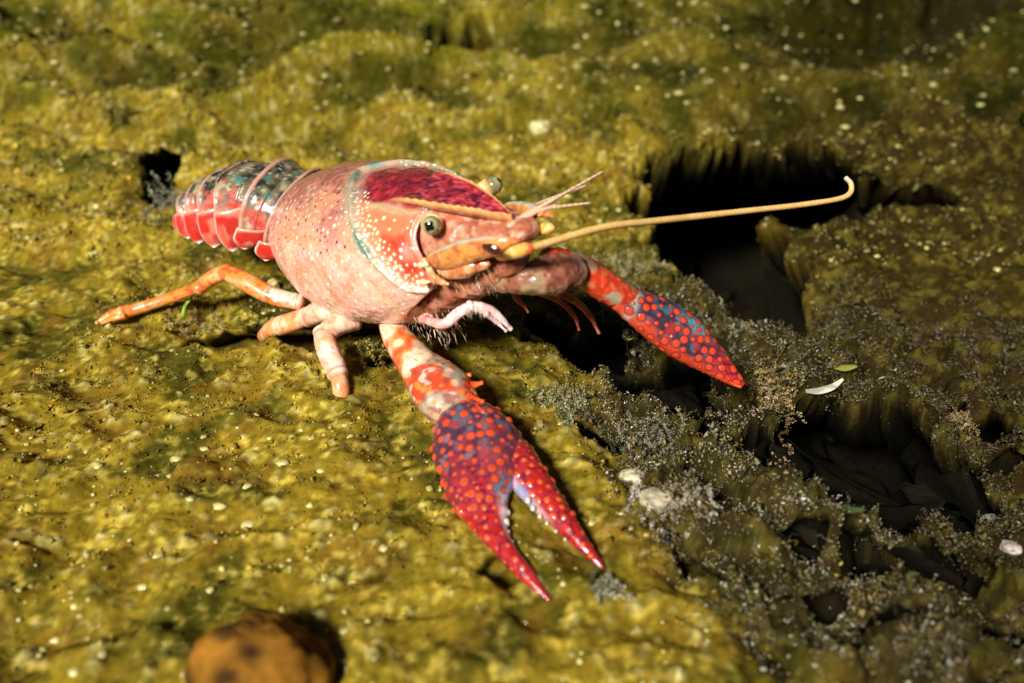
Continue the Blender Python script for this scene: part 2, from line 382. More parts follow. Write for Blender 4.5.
# carapace ------------------------------------------------------------
g = carapace_grid(290, 360); X_, PH_ = g.X, g.PH; a = np.abs(PH_)
gx_ = np.interp(a, [0, .48, .94, 1.22, 1.56, 1.83, 2.3], [-.38, .27, .73, 1.03, 1.36, 1.75, 2.0])      # course of the groove
dgr = X_ - gx_
Q = g.V
n_a = noise3(Q * 1.6, 1); n_b = noise3(Q * 4.2, 2); n_c = noise3(Q * 11, 3); n_d = noise3(Q * 28, 4)
c = np.zeros(Q.shape) + PINK
c = mix(c, ROSE, smooth(1.25, .35, a + .25 * n_b) * .9)                       # darker rose-brown back
c = mix(c, A(.50, .36, .22), smooth(.1, .6, n_a + .4 * n_b) * .55)
streak = noise3(np.stack([X_ * 2.5, a * 9 + X_ * 1.2, 0 * a], -1), 7)
c = mix(c, A(.78, .50, .38), smooth(.1, .7, streak + .3 * n_b) * smooth(.8, 1.6, a) * .6); c = mix(c, A(.60, .13, .05), smooth(.1, .7, -streak + .4 * n_c) * smooth(.8, 1.6, a) * .45)
c = mix(c, A(.84, .50, .39), smooth(.9, 1.8, a + .4 * n_a) * .75)
c = mix(c, A(.70, .20, .07), smooth(.0, .6, n_b + .4 * n_c) * .5); c = mix(c, A(.80, .62, .38), smooth(.1, .6, noise3(Q * 2.2, 9) + .4 * n_c) * smooth(.7, 1.2, a) * .4)
c = mix(c, A(.17, .05, .045), smooth(.0, .6, n_c + .4 * n_d) * smooth(1.15, .35, a + .2 * n_b) * .6); c = mix(c, A(.75, .50, .40), smooth(.25, .6, n_d) * smooth(.6, 1.2, a) * .35); c = mix(c, A(.45, .12, .08), smooth(.25, .6, -n_d - .3 * n_c) * .35)
front = smooth(-.05, .25, dgr)
c = mix(c, A(.68, .17, .06), front * smooth(.35, .7, a) * .85)                # orange face
c = mix(c, RED, front * (np.exp(-((X_ - 1.55) / .26) ** 2 - ((a - 1.42) / .20) ** 2) + np.exp(-((X_ - 1.45) / .2) ** 2 - ((a - 1.0) / .2) ** 2) * .9) * 1.35 * smooth(-1.0, .2, n_b + .6 * n_c))
c = mix(c, A(.75, .35, .30), front * np.exp(-((X_ - 1.62) / .12) ** 2 - ((a - 1.12) / .14) ** 2) * .8)
c = mix(c, A(.66, .06, .02), smooth(.1, .5, n_b + .3 * n_c) * front * smooth(.6, .9, a) * .7)
edge_t = .44 + .07 * n_b - .07 * smooth(.2, 1.6, X_)
crim = smooth(.05, -.05, a - edge_t + .03 * n_c) * smooth(.16, .38, dgr + .12 * n_b + .05 * n_c)
cr_col = mix(mix(np.zeros(Q.shape) + CRIM, A(.40, .03, .035), smooth(0, .6, n_c + .5 * n_d)), A(.08, .006, .02), smooth(.1, .6, n_d - .4 * n_c))
c = c * (1 - crim[..., None]) + cr_col * crim[..., None]
c = mix(c, A(.50, .40, .20), np.exp(-((a - edge_t - .10) / .055) ** 2) * smooth(.22, .4, dgr) * .85)         # pale line bordering the patch
c = mix(c, A(.10, .14, .16), np.exp(-((X_ - .15) / .18) ** 2 - ((a - .42) / .12) ** 2) * .8)
gline = np.exp(-((dgr + .04 * n_b + .02 * n_c) / .065) ** 2)
c = mix(c, GREYG, np.exp(-((dgr + .04) / .20) ** 2) * smooth(1.9, 1.2, a) * .7)
c = mix(c, A(.34, .40, .28), smooth(.15, .6, a) * gline * smooth(1.6, 1.0, a) * smooth(-.2, .5, n_b + .4 * n_c) * .5)
for pa, w_ in ((.12, .07), (.96, .13), (1.10, .07)):
    c = mix(c, TEAL, 1.3 * np.exp(-((dgr + .04) / .10) ** 2 - ((a - pa) / w_) ** 2))
rimd = g.edge
c = mix(c, A(.84, .62, .54), smooth(.075, .045, rimd) * (1 - .75 * smooth(.4, .7, g.s))); c = mix(c, A(.35, .12, .08), np.exp(-((rimd - .10) / .02) ** 2) * .6); c = mix(c, A(.80, .60, .50), smooth(2.30, 2.34, a) * .8)
g.C = c
d = -.075 * gline * smooth(2.2, 1.6, a) + .01 * n_b + .004 * n_c
d += .004 * n_d + .005 * n_c + .035 * smooth(.07, .03, rimd) + .05 * np.exp(-((a - edge_t - .06) / .05) ** 2) * smooth(.7, 1.2, X_)
d += .05 * front * np.exp(-((X_ - 1.5) / .35) ** 2 - ((a - 1.4) / .35) ** 2)
g.push(-d if False else d * 1.0)
# speckles: cream grains on the sides, thick behind and before the groove; dark pits on the back
r2 = np.random.default_rng(5)
side_m = (a > .62) & (a < 2.25) & (g.edge > .08)
near = np.abs(dgr)
dens = g.pick(520, .088, side_m & (r2.random(a.shape) < np.clip(.18 + .8 * np.exp(-((dgr - .12) / .32) ** 2) + .5 * np.exp(-((a - 2.0) / .2) ** 2) * (X_ > .3), 0, 1)), 3)
g.bumps(dens, r2.choice([.014, .018, .024, .034], len(dens)), .008, A(.93, .82, .64))
band = g.pick(230, .07, (np.abs(dgr - .12 - .10 * (a < 1.2)) < .19) & (a > .3) & (a < 2.2), 4)
g.bumps(band, r2.uniform(.012, .034, len(band)), .009, A(.82, .62, .40))
tops = g.pick(120, .11, (a > .3) & (a < .75) & (X_ < gx_ - .1), 6)
g.bumps(tops, r2.uniform(.014, .026, len(tops)), .004, A(.72, .55, .40))
dark = g.pick(150, .11, (a < 1.15) & (X_ < gx_ - .15), 8)
g.bumps(dark, r2.uniform(.015, .030, len(dark)), -.007, A(.05, .015, .015))
g.V = body(g.V); g.flip = False
nrm = g.N[150, 180] @ BM[:, 2]
if nrm < 0: g.flip = True
carapace = gobj('carapace', g, M_shell, cray)

# rostrum: a tapering trough with raised, pale edges ------------------------------------------------
xs = np.linspace(.85, 3.12, 150); v = np.linspace(-1, 1, 61)
hw_ = np.interp(xs, [.85, 1.4, 2.0, 2.5, 2.8, 3.0, 3.12], [.50, .46, .37, .235, .135, .055, .012])
zt_ = np.interp(xs, [.85, 1.4, 2.0, 2.6, 3.12], [2.17, 2.15, 2.08, 1.97, 1.83])
XX, VV = np.meshgrid(xs, v, indexing='ij'); HW = hw_[:, None]
grow = smooth(.85, 1.6, XX)
top = zt_[:, None] - .06 * (1 - smooth(.85, 1.15, XX)) + .02 * (1 - VV ** 2) - .03 * smooth(.86, .5, np.abs(VV)) + grow * (.036 + .010 * np.sin(XX * 44 + 5 * noise3(np.stack([XX * 3, VV, VV], -1), 8))) * np.exp(-((np.abs(VV) - .94) / .05) ** 2)
g1 = np.stack([XX, VV * HW, top], -1)
g2 = np.stack([XX, VV[:, ::-1] * HW * .82, zt_[:, None] - .13 + 0 * XX], -1)
g = Grid(np.concatenate([g1, g2], 1)); n1 = noise3(g.V * 14, 5); n2 = noise3(g.V * np.array([10, 40, 30.]), 6)
c = mix(mix(np.zeros(g.V.shape) + CRIM * 1.3, A(.55, .07, .09), smooth(-.1, .6, n2)), A(.10, .006, .02), smooth(.0, .6, n1))
VA = np.abs(np.concatenate([VV, VV * 0 + 1], 1))
rm_ = smooth(.85, .93, VA) * np.concatenate([grow, grow], 1); c = mix(c, A(.70, .38, .13), rm_); c = mix(c, A(.62, .22, .06), smooth(-.2, .5, n1) * rm_ * .7); c = mix(c, A(.55, .20, .08), (np.arange(122) >= 61)[None, :] * np.ones(c.shape[:2]))
g.C = c; g.V = body(g.V); g.flip = True
gobj('rostrum', g, M_shell, cray)

def body_at(px, py, y):
    """the point of the animal's own frame with sideways offset y that is seen at a pixel"""
    o = (CAM - BT) @ BM / BS; d = ray(px, py) @ BM / BS; return o + d * ((y - o[1]) / d[1])
# belly and mouth region under the shell ------------------------------------------------------------
def bsweep(name, pts, hw, hh, colf, m=M_leg, parent=cray, up=(0, 0, 1), rough_=.012, **k):
    g = sweep(body(np.array(pts, float)), np.array(hw) * BS, np.array(hh) * BS, up=BM @ np.array(up, float), **k)
    g.C = colf(g) if callable(colf) else np.zeros(g.V.shape) + colf
    if rough_: g.push(rough_ * (noise3(g.V * 4, 15) + .5 * noise3(g.V * 11, 16) + .3 * noise3(g.V * 25, 17)))
    return gobj(name, g, m, parent), g
def blotch(c1, c2, c3=None, f=6., f3=20.):
    def fn(g):
        n = noise3(g.V * f, 11); m_ = noise3(g.V * f3, 12)
        c = mix(np.zeros(g.V.shape) + c1, c2, smooth(-.2, .5, n + .3 * m_))
        return c if c3 is None else mix(c, c3, smooth(.1, .6, m_ - .3 * n) * .8)
    return fn
bsweep('belly', [(-2.2, 0, .5), (-1.2, 0, .25), (0, 0, .2), (1, 0, .45), (1.7, 0, .9)], [.7, 1.0, 1.05, .8, .6], [.4, .5, .5, .5, .5], blotch(A(.66, .36, .26), A(.75, .48, .36), A(.5, .18, .1)))
def face_col(g):
    n = noise3(g.V * 9, 21); c = mix(np.zeros(g.V.shape) + A(.42, .13, .07), A(.60, .30, .18), smooth(-.2, .5, n))
    return mix(c, A(.20, .05, .03), smooth(.1, .6, noise3(g.V * 22, 22)) * .6)
bsweep('head', [(1.3, 0, 1.35), (1.9, 0, 1.45), (2.5, 0, 1.5), (2.95, 0, 1.55), (3.3, 0, 1.58)], [.80, .62, .48, .40, .26], [.72, .52, .34, .25, .15], face_col, ns=110, nr=100, rough_=.03)
bsweep('mouth_plate', [(1.1, -.12, .45), (1.9, -.12, .75), (2.6, -.1, 1.02), (3.1, -.1, 1.2)], [.66, .5, .34, .2], [.42, .34, .22, .12], blotch(A(.40, .12, .06), A(.52, .22, .12), A(.16, .04, .03), 5, 14), ns=90, nr=80, rough_=.04)
def scale_col(g):
    c = mix(np.zeros(g.V.shape) + A(.66, .27, .07), A(.45, .11, .035), smooth(-.1, .5, noise3(g.V * 9, 25) + .5 * noise3(g.V * 24, 26)))
    return mix(c, A(.40, .44, .34), .85 * smooth(.80, .93, np.sin(g.th))[None, :] * smooth(.02, .15, g.s)[:, None] * (1 - smooth(.7, .9, g.s))[:, None])
for sgn in (-1, 1):
    # antennal scale: a long orange scoop with a grey-green upper edge
    o, _ = bsweep('antennal_scale', [(1.92, sgn * .74, 1.36), (2.25, sgn * .74, 1.44), (2.7, sgn * .62, 1.56), (3.2, sgn * .46, 1.66), (3.55, sgn * .34, 1.70)],
           [.05, .09, .11, .09, .03], [.10, .16, .18 - .04 * (sgn > 0), .13 - .07 * (sgn > 0), .04 - .02 * (sgn > 0)], scale_col, m=M_shell, ns=80, nr=60, rough_=.018)
    # eye on its stalk
    e0 = A(1.80, sgn * .40, 1.80); e1 = A(2.06, sgn * .60, 1.90); dr = unit(e1 - e0)
    o, _ = bsweep('eyestalk', [e0, e0 + (e1 - e0) * .5, e1 - dr * .02], [.11, .14, .155], [.11, .14, .15], blotch(A(.70, .42, .14), A(.80, .58, .30)), ns=20, nr=28, cap1=.25)
    look = unit(unit(np.array([.55, sgn * .75, .25])) + .35 * dr)
    u, w = np.meshgrid(np.linspace(0, math.pi, 40), np.linspace(0, 2 * math.pi, 60, endpoint=False), indexing='ij')
    sx = unit(np.cross(look, (0, 0, 1))); sy = np.cross(sx, look); r_e = .135
    Vv = (e1 + dr * .05) + r_e * (np.cos(u)[..., None] * look + np.sin(u)[..., None] * (np.cos(w)[..., None] * sx + np.sin(w)[..., None] * sy))
    g = Grid(Vv, flip=False); uu = u + .10 * np.cos(4 * w)
    c = np.zeros(Vv.shape) + A(.20, .18, .07); c = mix(c, A(.34, .32, .16), smooth(1.2, .8, u)); c = mix(c, A(.004, .004, .003), smooth(.62, .52, uu)); c = mix(c, A(.45, .28, .1), smooth(1.75, 1.95, u))
    g.C = c; g.V = body(g.V)
    if (g.N[20, 10] @ unit(g.V[20, 10] - body(e1 + dr * .05))) < 0: g.flip = True
    e = gobj('eye', g, M_eye, cray)
    # spines round the socket and cheek
    for (bx, by, bz), ln in (((1.95, .90, 1.38), .08), ((1.93, .95, 1.12), .07)):
        bsweep('spine', [(bx - .08, sgn * by, bz), (bx + ln, sgn * (by - .02), bz + .02)], [.05, .012], [.05, .012], A(.85, .62, .35), ns=8, nr=12)
    # long antenna bases and the short paired feelers
    kb = 1 if sgn < 0 else .62
    bsweep('antenna_base', [(3.1, sgn * .30, 1.46), (3.42, sgn * .31, 1.52), (3.68 if sgn < 0 else 3.5, sgn * .31, 1.57 if sgn < 0 else 1.53)], [.17 * kb, .135 * kb, .075 * kb], [.15 * kb, .12 * kb, .07 * kb], blotch(A(.74, .34, .05), A(.62, .10, .03), A(.8, .55, .2), 9, 24), ns=24, nr=28)
# dark opening of the green gland, seen as a dark oval on the lower face
bsweep('gland_pore', [body_at(485, 247.5, -.70), body_at(492, 249, -.70), body_at(500, 251.5, -.67)], [.03, .04, .03], [.05, .075, .045], A(.06, .008, .008), m=M_eye, ns=16, nr=20)
bsweep('jaw_plate', [(2.0, -.68, 1.18), (2.3, -.66, 1.20), (2.62, -.58, 1.28), (2.9, -.46, 1.32)], [.08, .11, .11, .06], [.08, .12, .11, .06], blotch(A(.50, .17, .05), A(.62, .32, .15), A(.30, .06, .02), 8, 22), m=M_shell, ns=60, nr=44, rough_=.03)
bsweep('cheek_spur', [(1.93, -.84, 1.45), (2.02, -.87, 1.25), (2.10, -.84, 1.12), (2.22, -.78, 1.05)], [.03, .045, .045, .02], [.04, .05, .045, .02], blotch(A(.66, .30, .10), A(.80, .58, .34), A(.45, .1, .04), 9, 26), m=M_shell, ns=40, nr=24, rough_=.03)

def feeler(name, pts, r0, r1, ns, rings, c1, c2, tip=None):
    g = sweep(pts, np.linspace(r0, r1, len(pts)), np.linspace(r0, r1, len(pts)), ns=ns, nr=14)
    ph = g.s * rings * 2 * math.pi
    rr = 1 + .035 * np.cos(ph) + .05 * noise3(g.V[:, 0] * 5, 33)
    cen = g.V.mean(1, keepdims=True); g.V = cen + (g.V - cen) * rr[:, None, None]
    k = smooth(-.3, .6, np.sin(ph) + .5 * noise3(g.V[:, 0] * 7, 31))
    c = mix(np.zeros((len(g.s), 3)) + c1, c2, k * .7)
    if tip is not None: c = mix(c, tip, smooth(.85, .97, g.s))
    g.C = np.repeat(c[:, None], 14, 1); return gobj(name, g, M_leg, cray)
b = body((3.66, -.31, 1.57)); t0 = (b - CAM) @ Fv
feeler('antenna', np.array([b] + [at_depth(px, py, t0 + dt) for px, py, dt in ((600, 228, .5), (650, 221.5, 1.0), (700, 216, 1.5), (750, 210.5, 1.9), (800, 205, 2.3), (838, 199, 2.6), (850, 193, 2.7), (851, 184, 2.75), (846, 178, 2.8))]),
       .054, .040, 420, 95, A(.66, .38, .10), A(.72, .50, .24), A(.45, .38, .26))
for yb, pts in ((-.07, ((560, 196, .4), (602, 172, .9))), (-.10, ((545, 209, .2), (590, 203, .5))), (.08, ((540, 203, .5), (585, 186, 1.0))), (.1, ((530, 212, .3), (556, 205, .6)))):
    b = body((3.10, yb, 1.72)); t0 = (b - CAM) @ Fv; e = at_depth(*pts[1][:2], t0 + pts[1][2]); m_ = at_depth(*pts[0][:2], t0 + pts[0][2])
    feeler('antennule', np.array([b, (b + m_) / 2 + (0, 0, .01), m_, e]), .042, .018, 120, 26, A(.66, .36, .20), A(.80, .70, .50))

# abdomen: overlapping rings with a red lobe hanging from each ------------------------------------
ax = np.array([body((-1.9, 0, .95)), body((-2.45, 0, .98)), at_depth(268, 203, 17.15), at_depth(248, 203, 17.4), at_depth(230, 204, 17.7), at_depth(215, 206, 18.0), at_depth(203, 210, 18.25), at_depth(197, 216, 18.4)])
AXC = catmull(ax, 600); _l = np.concatenate([[0], np.cumsum(np.linalg.norm(np.diff(AXC, axis=0), axis=1))]); _q = np.linspace(0, _l[-1], 200)
AXC = np.stack([np.interp(_q, _l, AXC[:, i]) for i in range(3)], 1)
Yb = BM[:, 1]
def ab_frame(s):
    i = int(np.clip(s, 0, 1) * 199); p = AXC[i]; T = unit(AXC[max(i - 2, 0)] - AXC[min(i + 2, 199)])   # points forward
    side = unit(Yb - T * (Yb @ T)); return p, T, side, np.cross(T, side)
def tergite(s0, s1, w, h, k, red, last=False):
    n, m = 40, 110; ph = np.linspace(-1.5, 1.5, m); V = np.zeros((n, m, 3)); U_ = np.linspace(0, 1, n)
    for i, u in enumerate(U_):
        p, T, sd, up = ab_frame(s0 + (s1 - s0) * u)
        f = .90 + .13 * u - .04 * math.sin(u * math.pi)
        for_ = (w * f * np.sign(np.sin(ph)) * np.abs(np.sin(ph)) ** .85)
        V[i] = p - sd * for_[:, None] + up * (h * f * np.cos(ph))[:, None]
    g = Grid(V, wrap=False); nn = noise3(V * 3.4, 40 + k); n2_ = noise3(V * 9, 50 + k); a_ = np.abs(ph)[None] + 0 * V[..., 0]; u_ = np.tile(U_[:, None], (1, m))
    nn4 = noise3(V * 22, 44 + k); c = np.zeros(V.shape) + A(.12, .10, .05)
    c = mix(c, A(.42, .17, .13), smooth(.35, 1.1, a_ + .35 * nn)); c = mix(c, A(.02, .025, .02), smooth(.0, .5, n2_ + .3 * nn) * smooth(1.3, .6, a_))
    c = mix(c, A(.42, .40, .22), smooth(.15, .55, -n2_ + .5 * nn4) * .6); c = mix(c, A(.50, .09, .06), smooth(.2, .5, noise3(V * 5, 66 + k) + .3 * nn4) * smooth(.3, .7, a_) * .8); c = mix(c, A(.015, .02, .015), smooth(.15, .5, nn4 + .3 * n2_) * smooth(1.3, .8, a_) * .9); c = mix(c, A(.7, .55, .42), smooth(.4, .7, nn4 - .3 * nn) * .6)
    c = mix(c, A(.58, .04, .025), np.exp(-((a_ - 1.12 - .1 * nn) / .16) ** 2 - ((u_ - .55) / .25) ** 2)); c = mix(c, A(.06, .16, .12), smooth(.3, .7, noise3(V * 6, 60 + k)) * smooth(1.4, .9, a_) * .8)
    c = mix(c, A(.62, .30, .22), smooth(.92, .96, u_) * .8); c = mix(c, A(.55, .45, .30), np.exp(-((a_ - 1.40) / .07) ** 2) * .7)
    g.C = c; g.push(.018 * smooth(.86, .95, u_) + .008 * n2_ - .02 * np.exp(-((u_ - .25) / .05) ** 2))
    if (g.N[20, 55] @ ab_frame(s0)[3]) < 0: g.flip = True; g.push(0 * u_)
    o = gobj('abdomen_segment', g, M_shell, cray); so = o.modifiers.new('thickness', 'SOLIDIFY'); so.thickness = .035 * S; so.offset = -1
    # the hanging lobe on each flank
    for sg in ((1, -1) if k < 4 else (1,)):
        L = (.36 + .36 * w) * red; q = 1 - (1 - np.linspace(0, 1, 26)) ** 1.7; r = np.linspace(-1, 1, 22)
        p, T, sd, up = ab_frame(s0 + (s1 - s0) * .62); el = .33 * w ** .5
        Q_, R2 = np.meshgrid(q * .985, r, indexing='ij')
        wd = el * (np.sqrt(np.clip(1 - np.clip((Q_ - .35) / .65, 0, 1) ** 2, 0, 1)) * (.82 + .18 * Q_))
        base = p - sd * sg * w * .99 * math.sin(1.30) ** .85 + up * h * math.cos(1.30)
        V = base + up * (.06 - Q_ * L)[..., None] - sd * sg * (.05 + .12 * np.sin(Q_ * 2.2) - .05 * R2 ** 2 - .14 * R2)[..., None] + T * (R2 * wd - .03 * Q_)[..., None]
        g = Grid(V, wrap=False); nn = noise3(V * 7, 70 + k)
        edge = np.maximum(np.abs(R2), Q_ ** 1.2 * .98)
        c = mix(np.zeros(V.shape) + A(.50, .025, .018), A(.62, .22, .15), smooth(.0, .5, nn) * .8); c = mix(c, A(.62, .02, .01), smooth(.3, .0, np.abs(R2 + .5)) * .6)
        c = mix(c, A(.86, .60, .50), smooth(.84, .95, edge)); c = mix(c, A(.6, .45, .3), smooth(.12, .0, Q_) * .7)
        g.C = c; 
        if (g.N[10, 10] @ (-sd * sg)) < 0: g.flip = True
        g.push(.03 * (1 - edge ** 4))
        lo = gobj('side_lobe', g, M_shell, o); so = lo.modifiers.new('thickness', 'SOLIDIFY'); so.thickness = .04 * S; so.offset = -1
for k, (s0, s1, w, h, rd) in enumerate(((.92, 1.0, .40, .36, .75), (.80, .96, .52, .47, .95), (.67, .85, .63, .57, 1.1), (.53, .72, .73, .66, 1.15), (.39, .58, .83, .75, 1.2), (.25, .44, .94, .83, .6), (.12, .30, 1.0, .88, .5))):
    tergite(s0, s1, w, h, k, rd)
bb = AXC[20:199:12]; gb = sweep(bb, np.linspace(.75, .32, len(bb)), np.linspace(.5, .22, len(bb)), up=BM[:, 2], ns=40, nr=30); gb.C = np.zeros(gb.V.shape) + A(.5, .16, .06); gb.V -= BM[:, 2] * .12
gobj('abdomen_core', gb, M_leg, cray)

# legs ------------------------------------------------------------------------------------------
def leg_seg(name, rows, colf, parent, m=M_leg, hr=.9, **k):
    P_, W_, H_2 = pathpx(rows, hr); g = sweep(P_, W_, H_2, ns=k.pop('ns', 40), nr=k.pop('nr', 28), **k); e_ = smooth(.10, .0, g.s) + smooth(.90, 1.0, g.s); g.C = mix(colf(g), A(.34, .05, .015), (np.exp(-((g.s - .07) / .03) ** 2) + np.exp(-((g.s - .94) / .03) ** 2))[:, None] * .6 * np.ones(g.V.shape[:2])); g.push(.006 * noise3(g.V * 8, 3) + .014 * (e_ * (hr > .8))[:, None] + .004 * noise3(g.V * 22, 4)); return gobj(name, g, m, parent), g
lc = blotch(A(.72, .22, .03), A(.66, .34, .12), A(.50, .06, .02), 5, 16); lp = blotch(A(.74, .40, .26), A(.80, .56, .42), A(.62, .22, .10), 6, 18)
l1, _ = leg_seg('walking_leg', [(300, 302, .95, 9), (285, 299, 1.0, 9), (268, 294, 1.05, 9)], lp, cray)
leg_seg('upper_segment', [(283, 300, .98, 8), (268, 294, 1.05, 9.5), (245, 281, 1.2, 10.5), (226, 272, 1.25, 8.5)], lc, l1)
leg_seg('middle_segment', [(228, 272, 1.25, 8.5), (214, 277, 1.12, 8.5), (199, 288, .9, 7.5)], lc, l1)
leg_seg('lower_segment', [(201, 287, .9, 6.5), (170, 298, .62, 6.2), (140, 308, .42, 6.5), (122, 313, .36, 7.5)], lc, l1)
leg_seg('foot', [(124, 311, .38, 5), (110, 315, .3, 4.5), (97, 323, .2, 1.6)], lc, l1)
leg_seg('foot', [(124, 316, .36, 3.5), (112, 319, .3, 3), (103, 323, .2, 1.3)], lc, l1)
l2, _ = leg_seg('walking_leg', [(345, 312, 1.1, 12), (325, 310, 1.0, 13), (308, 317, .8, 11)], lp, cray)
leg_seg('lower_segment', [(312, 314, .85, 9.5), (292, 322, .65, 11), (275, 328, .42, 10.5), (266, 335, .1, 8)], blotch(A(.74, .30, .10), A(.78, .46, .28), A(.66, .14, .04)), l2)
l3, _ = leg_seg('walking_leg', [(352, 318, 1.0, 14), (335, 326, .95, 12), (324, 336, .85, 11)], lp, cray)
leg_seg('upper_segment', [(323, 332, .9, 9.5), (326, 345, .8, 11), (333, 362, .62, 11.5), (338, 374, .5, 10)], blotch(A(.76, .40, .26), A(.80, .58, .48), A(.72, .24, .08)), l3)
leg_seg('lower_segment', [(338, 372, .5, 8.5), (341, 390, .3, 8.5), (341, 412, -.15, 8)], blotch(A(.74, .26, .10), A(.78, .38, .2)), l3)
l4, _ = leg_seg('walking_leg', [(405, 306, 1.45, 11), (418, 312, 1.6, 8), (428, 319, 1.7, 6)], lp, cray)
pk = blotch(A(.78, .46, .44), A(.82, .64, .62), A(.7, .3, .25), 6, 20)
leg_seg('upper_segment', [(424, 319, 1.7, 4.5), (444, 324, 1.95, 6.0), (458, 313, 2.15, 6.0), (471, 306, 2.25, 5.5)], pk, l4)
leg_seg('pincer', [(469, 306, 2.25, 5.5), (482, 308, 2.2, 6.2), (496, 314, 2.1, 5), (511, 329, 1.9, 1.6)], pk, l4)
leg_seg('pincer_finger', [(486, 314, 2.16, 3), (498, 323, 2.0, 2.2), (506, 331, 1.9, .9)], pk, l4)
rl = blotch(A(.66, .14, .03), A(.45, .05, .02), A(.75, .32, .08))
for rows in ([(535, 285, 2.0, 6), (556, 292, 1.8, 5), (575, 301, 1.5, 4.2), (590, 316, 1.2, 3.2), (599, 333, .95, 1.2)], [(540, 292, 1.7, 4), (560, 302, 1.4, 3), (574, 316, 1.1, 2.5), (579, 330, .9, 1)], [(520, 288, 2.0, 4.5), (515, 296, 1.9, 4), (524, 306, 1.7, 2), (528, 312, 1.6, .8)]):
    leg_seg('mouth_limb', rows, rl, cray, ns=30, nr=18)

def bristles(parent, roots, dirs, length, r0, col, seed):
    r = np.random.default_rng(seed); Vs = []
    for p, d in zip(roots, dirs):
        d = unit(d + r.normal(0, .25, 3)); sd = unit(np.cross(d, r.normal(0, 1, 3))) * r0; l_ = length * r.uniform(.5, 1.2); bend = r.normal(0, .12, 3) * l_
        Vs += [p - sd, p + sd, p + d * l_ * .5 + sd * .6 + bend * .3, p + d * l_ + bend]
    n = len(roots); V = np.array(Vs); F = (np.array([[0, 1, 2], [0, 2, 3]])[None] + (np.arange(n) * 4)[:, None, None]).reshape(-1, 3)
    o = obj('bristles', V, F, np.zeros(V.shape) + col, M_leg, parent, sm=False); o['kind'] = 'stuff'
rb_ = np.random.default_rng(9)
pts = np.array([body((rb_.uniform(.6, 1.9), -rb_.uniform(.45, .95), rb_.uniform(-.05, .45))) for _ in range(260)])
bristles(cray, pts, np.tile(body((.3, -.2, -1)) - body((0, 0, 0)), (260, 1)), .14, .005, A(.66, .44, .30), 1)
pts = np.array([body((rb_.uniform(1.9, 3.0), -rb_.uniform(.3, .62), rb_.uniform(.9, 1.3))) for _ in range(220)])
bristles(cray, pts, np.tile(body((.5, -.3, -.6)) - body((0, 0, 0)), (220, 1)), .12, .005, A(.50, .30, .15), 2)
pts = np.array([at_depth(px_, 307 + 5 * (rb_.random() - .5) + .012 * (px_ - 470) ** 2, 12.95) for px_ in rb_.uniform(445, 500, 90)])
bristles(l4, pts, np.tile(A(.2, -.2, -1), (90, 1)), .16, .005, A(.80, .62, .50), 3)

# claws -----------------------------------------------------------------------------------------
def dotted(g, n, gap, r, h, base, dot, mask=None, seed=1, rim=None):
    g.C = base; pts = g.pick(n, gap * .86, mask, seed); r_ = np.random.default_rng(seed)
    return g.bumps(pts, r_.choice([.4, .6, .8, 1.0, 1.1], len(pts)) * r_.uniform(.9, 1.1, len(pts)) * r, h, dot, rim)
def claw_base(g, tip, purple=A(.065, .022, .040), red=CRIM * 1.5, blue=A(.07, .12, .17)):
    n = noise3(g.V * 5, 81); m_ = noise3(g.V * 13, 82); s_ = g.s[:, None] + 0 * n
    c = mix(np.zeros(g.V.shape) + purple, A(.05, .03, .05), smooth(0, .6, m_)); c = mix(c, blue, smooth(.3, .6, n + .3 * m_) * .7); c = mix(c, A(.28, .19, .21), smooth(.35, .7, -n + .6 * m_) * .5); c = mix(c, A(.32, .02, .015), smooth(.05, .5, noise3(g.V * 7, 85) + .3 * m_) * .75)
    m2 = noise3(g.V * 24, 84)
    c = mix(c, mix(mix(np.zeros(c.shape) + red, A(.38, .014, .010), smooth(-.2, .4, m_ + .4 * n)), A(.10, .004, .02), smooth(.05, .5, m2 - .3 * m_) * .8), smooth(tip - .12, tip + .14, s_ + .10 * n)); return c
OR = A(.62, .062, .010)
cl, g = None, None
P_, W_, H_2 = pathpx([(392, 318, 1.25, 14), (396, 334, 1.2, 15), (408, 352, 1.12, 18), (421, 368, 1.05, 21)], .85)
g = sweep(P_, W_, H_2, ns=60, nr=60); n = noise3(g.V * 6, 90); m_ = noise3(g.V * 15, 91)
b_ = mix(np.zeros(g.V.shape) + A(.72, .22, .05), A(.76, .52, .34), smooth(-.1, .4, n)); b_ = mix(b_, A(.45, .33, .24), smooth(.2, .6, m_) * .7); b_ = mix(b_, A(.68, .05, .015), smooth(.1, .5, -n + .3 * m_) * .8)
dotted(g, 30, .14, .042, .014, b_, A(.72, .16, .03), seed=5)
cl = gobj('claw_arm', g, M_claw, cray)
P_, W_, H_2 = pathpx([(418, 362, 1.02, 19), (428, 374, .95, 26), (441, 389, .88, 31), (452, 405, .80, 29), (458, 414, .76, 24)], .75)
g = sweep(P_, W_, H_2, ns=90, nr=110); n = noise3(g.V * 4, 92); m_ = noise3(g.V * 12, 93)
b_ = mix(np.zeros(g.V.shape) + A(.58, .06, .015), A(.34, .30, .22), smooth(.05, .4, n)); b_ = mix(b_, A(.70, .50, .42), smooth(.25, .5, noise3(g.V * 8, 98)) * .8); b_ = mix(b_, A(.74, .28, .05), smooth(.2, .6, m_) * .6); b_ = mix(b_, A(.30, .05, .04), smooth(.2, .6, -m_ + .3 * n) * .7)
dotted(g, 40, .16, .055, .016, b_, A(.72, .10, .02), mask=(np.cos(g.th)[None] + 0 * n) * 1 < 2, seed=6)
sp = on_z(478, 384, 1.05)
gobj('wrist', g, M_claw, cl)
